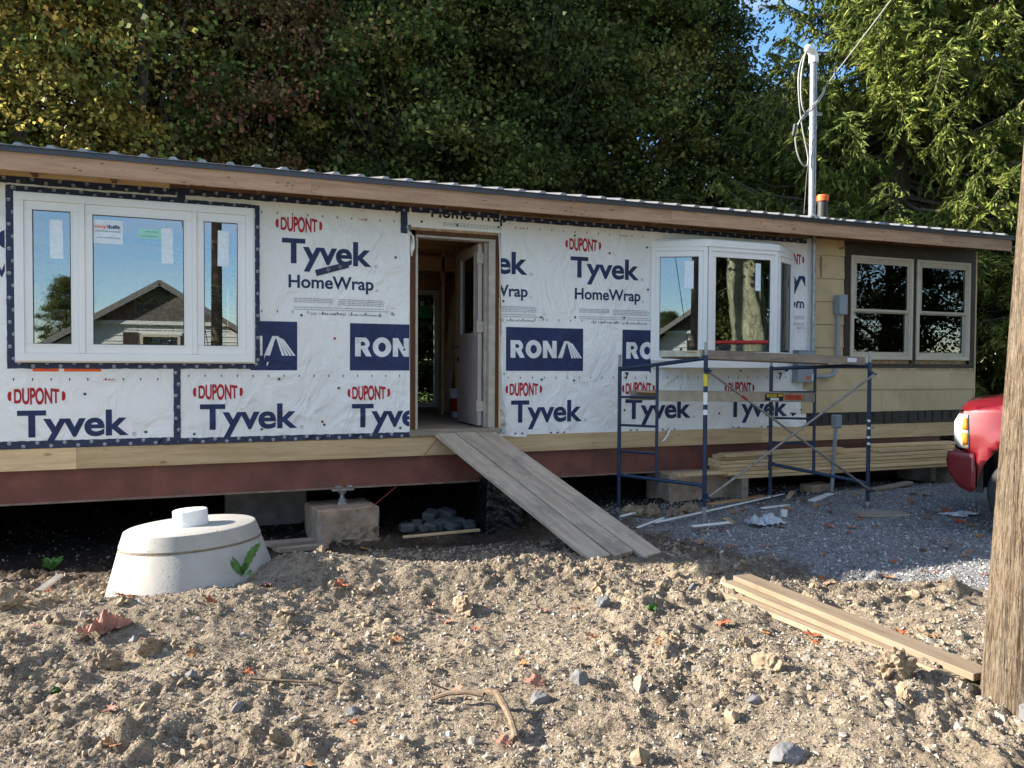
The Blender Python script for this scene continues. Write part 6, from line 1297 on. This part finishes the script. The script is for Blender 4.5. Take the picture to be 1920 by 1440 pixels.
# ------------------------------------------------------------------ behind the camera (seen mirrored in the glass)
NH = empty('neighbour_house', (-3.0, -21.5, 0)); tag(NH, 'white gabled house across the street mirrored in the triple window', 'house')
gxc, gy_ = -1.25, -18.0; ez, az_, hw = 1.25, 4.05, 4.5
MB().prism([(gxc-hw+.4, -.2), (gxc+hw-.4, -.2), (gxc+hw-.4, ez+.1), (gxc, az_-.25), (gxc-hw+.4, ez+.1)], 'Y', gy_-8, gy_).build('wall', M['whitesiding'], NH)
for i in range(26):
    z_ = .1+i*.165; half = hw-.42 if z_ < ez else max(.1, (az_-z_-.28)/(az_-ez)*(hw))
    MB().box(gxc-half, gxc+half, gy_, gy_+.02, z_, z_+.012).build('siding_course_strip', M['whitesiding'], NH)  # thin raised white strips marking the siding courses
m = MB(); t_ = .12
for s in (-1, 1): m.add([(gxc, gy_+.25, az_), (gxc+s*(hw+.3), gy_+.25, ez-.15), (gxc+s*(hw+.3), gy_-8.4, ez-.15), (gxc, gy_-8.4, az_), (gxc, gy_+.25, az_-t_), (gxc+s*(hw+.3), gy_+.25, ez-.15-t_), (gxc+s*(hw+.3), gy_-8.4, ez-.15-t_), (gxc, gy_-8.4, az_-t_)], [(0, 1, 2, 3), (7, 6, 5, 4), (0, 4, 5, 1), (1, 5, 6, 2), (2, 6, 7, 3)])
m.build('roof', M['shingle'], NH)
m = MB(); m.prism([(gxc-1.7, 2.85), (gxc+1.7, 2.85), (gxc, az_-.12)], 'Y', gy_+.021, gy_+.06); m.build('gable_panel', M['shingle'], NH); MB().box(gxc-1.85, gxc+1.85, gy_+.021, gy_+.10, 2.73, 2.84).build('gable_trim', M['whitesiding'], NH)
for s in (-1, 1): MB().bar((gxc, gy_+.27, az_-.08), (gxc+s*(hw+.3), gy_+.27, ez-.23), .03, .16).build('barge_board', M['brace'], NH)
f = MB(); bars(f, gxc-.55, gxc+.55, 1.3, 2.45, .08, gy_+.02, gy_+.07); f = f.build('window', M['almond'], NH); MB().box(gxc-.47, gxc+.47, gy_+.025, gy_+.03, 1.38, 2.37).build('pane', M['glassdark'], f)
for s in (-1, 1): MB().box(gxc+s*.8-.2, gxc+s*.8+.2, gy_+.02, gy_+.06, 1.25, 2.5).build('shutter', M['brown'], NH)
MB().tube([(gxc+2.3, gy_-3, 3.0), (gxc+2.3, gy_-3, 4.5)], .06, 8).build('chimney_pipe', M['galv'], NH)
r = empty('roadside_pole', (.25, -12.5, 0)); tag(r, 'wooden street pole behind the camera mirrored in the triple window', 'utility pole'); MB().tube([(.25, -12.5, -.3), (.27, -12.5, 9)], [.14, .10], 16).build('pole_shaft', M['pole'], r, True); MB().tube([(.4, -12.4, 0.3), (-1.2, -13, 8.5)], .01, 5).build('guy_wire', M['cabledark'], r)
# big maple near the camera, out of frame to the right, mirrored in the bay
BM_ = empty('old_maple', (12.8, -9.2, 0)); tag(BM_, 'old maple with a knobbly thick trunk mirrored in the bay window', 'tree')
n, rows = 40, 50; a = np.linspace(0, 2*np.pi, n, endpoint=False); V = []
for j in range(rows+1):
    z = -.2+7*j/rows; rr = .50-.03*z+.12*np.exp(-(z/.6)**2); r_ = rr*(1+.22*fbm(np.cos(a)*1.6+z*.5, np.sin(a)*1.6+z*.6, 8, 4)+.10*fbm(np.cos(a)*5, np.sin(a)*5+z*2, 9, 3)); V.append(np.stack([.12*np.sin(z)+r_*np.cos(a), r_*np.sin(a), np.full(n, z)], 1))
F_ = np.array([(j*n+i, j*n+(i+1) % n, (j+1)*n+(i+1) % n, (j+1)*n+i) for j in range(rows) for i in range(n)]); nmesh('trunk', np.concatenate(V), F_, M['barkpale'], smooth_=True, parent=BM_)
c = bpy.data.objects.new('crown', MAP[1][0]); COL.objects.link(c); c.parent = BM_; c.scale = (1.3, 1.3, .8); c.location = (0, 0, 3.4); c.material_slots[0].link = 'OBJECT'; c.material_slots[0].material = M['leaf_dark']
for i, (x, y, lm, s_) in enumerate([(15, -14, 'leaf_dark', .8), (19, -20, 'leaf_dark', .9), (17, -17, 'leaf_dark', .9), (22, -13, 'leaf_dark', 1.0), (12, -24, 'leaf_dark', .8), (27, -8, 'leaf_green', 1.0), (8.2, -26, 'leaf_rust', .55)]):
    tree(x, y, i % 4, s_, i, lm, ['dark tree close behind the old maple trunk', 'dark tree in the lot far behind the old maple', 'dark tree behind the old maple, mirrored in the bay window', 'dark tree beyond the street at right, behind the viewer', 'dark tree behind the neighbouring lots, mirrored in the bay', 'green tree far right behind the viewer', 'low rusty tree mirrored in the left pane of the bay'][i], 'trees behind the viewer')
spruce(-6.2, -10.6, 1, .9, .7, 'spruce behind the viewer mirrored in the left casement')

for i, (x, y, s_) in enumerate([(-15, -33, .42), (-10.5, -35, .38), (-6, -34, .44), (-1.5, -36, .36), (3, -34, .42), (7.5, -35, .38), (12, -36, .44)]):
    tree(x, y, i % 4, s_, i*1.7, 'leaf_dark', 'small dark tree behind the neighbouring house, number %s from the left' % ['one', 'two', 'three', 'four', 'five', 'six', 'seven'][i], 'far trees behind the neighbouring house')
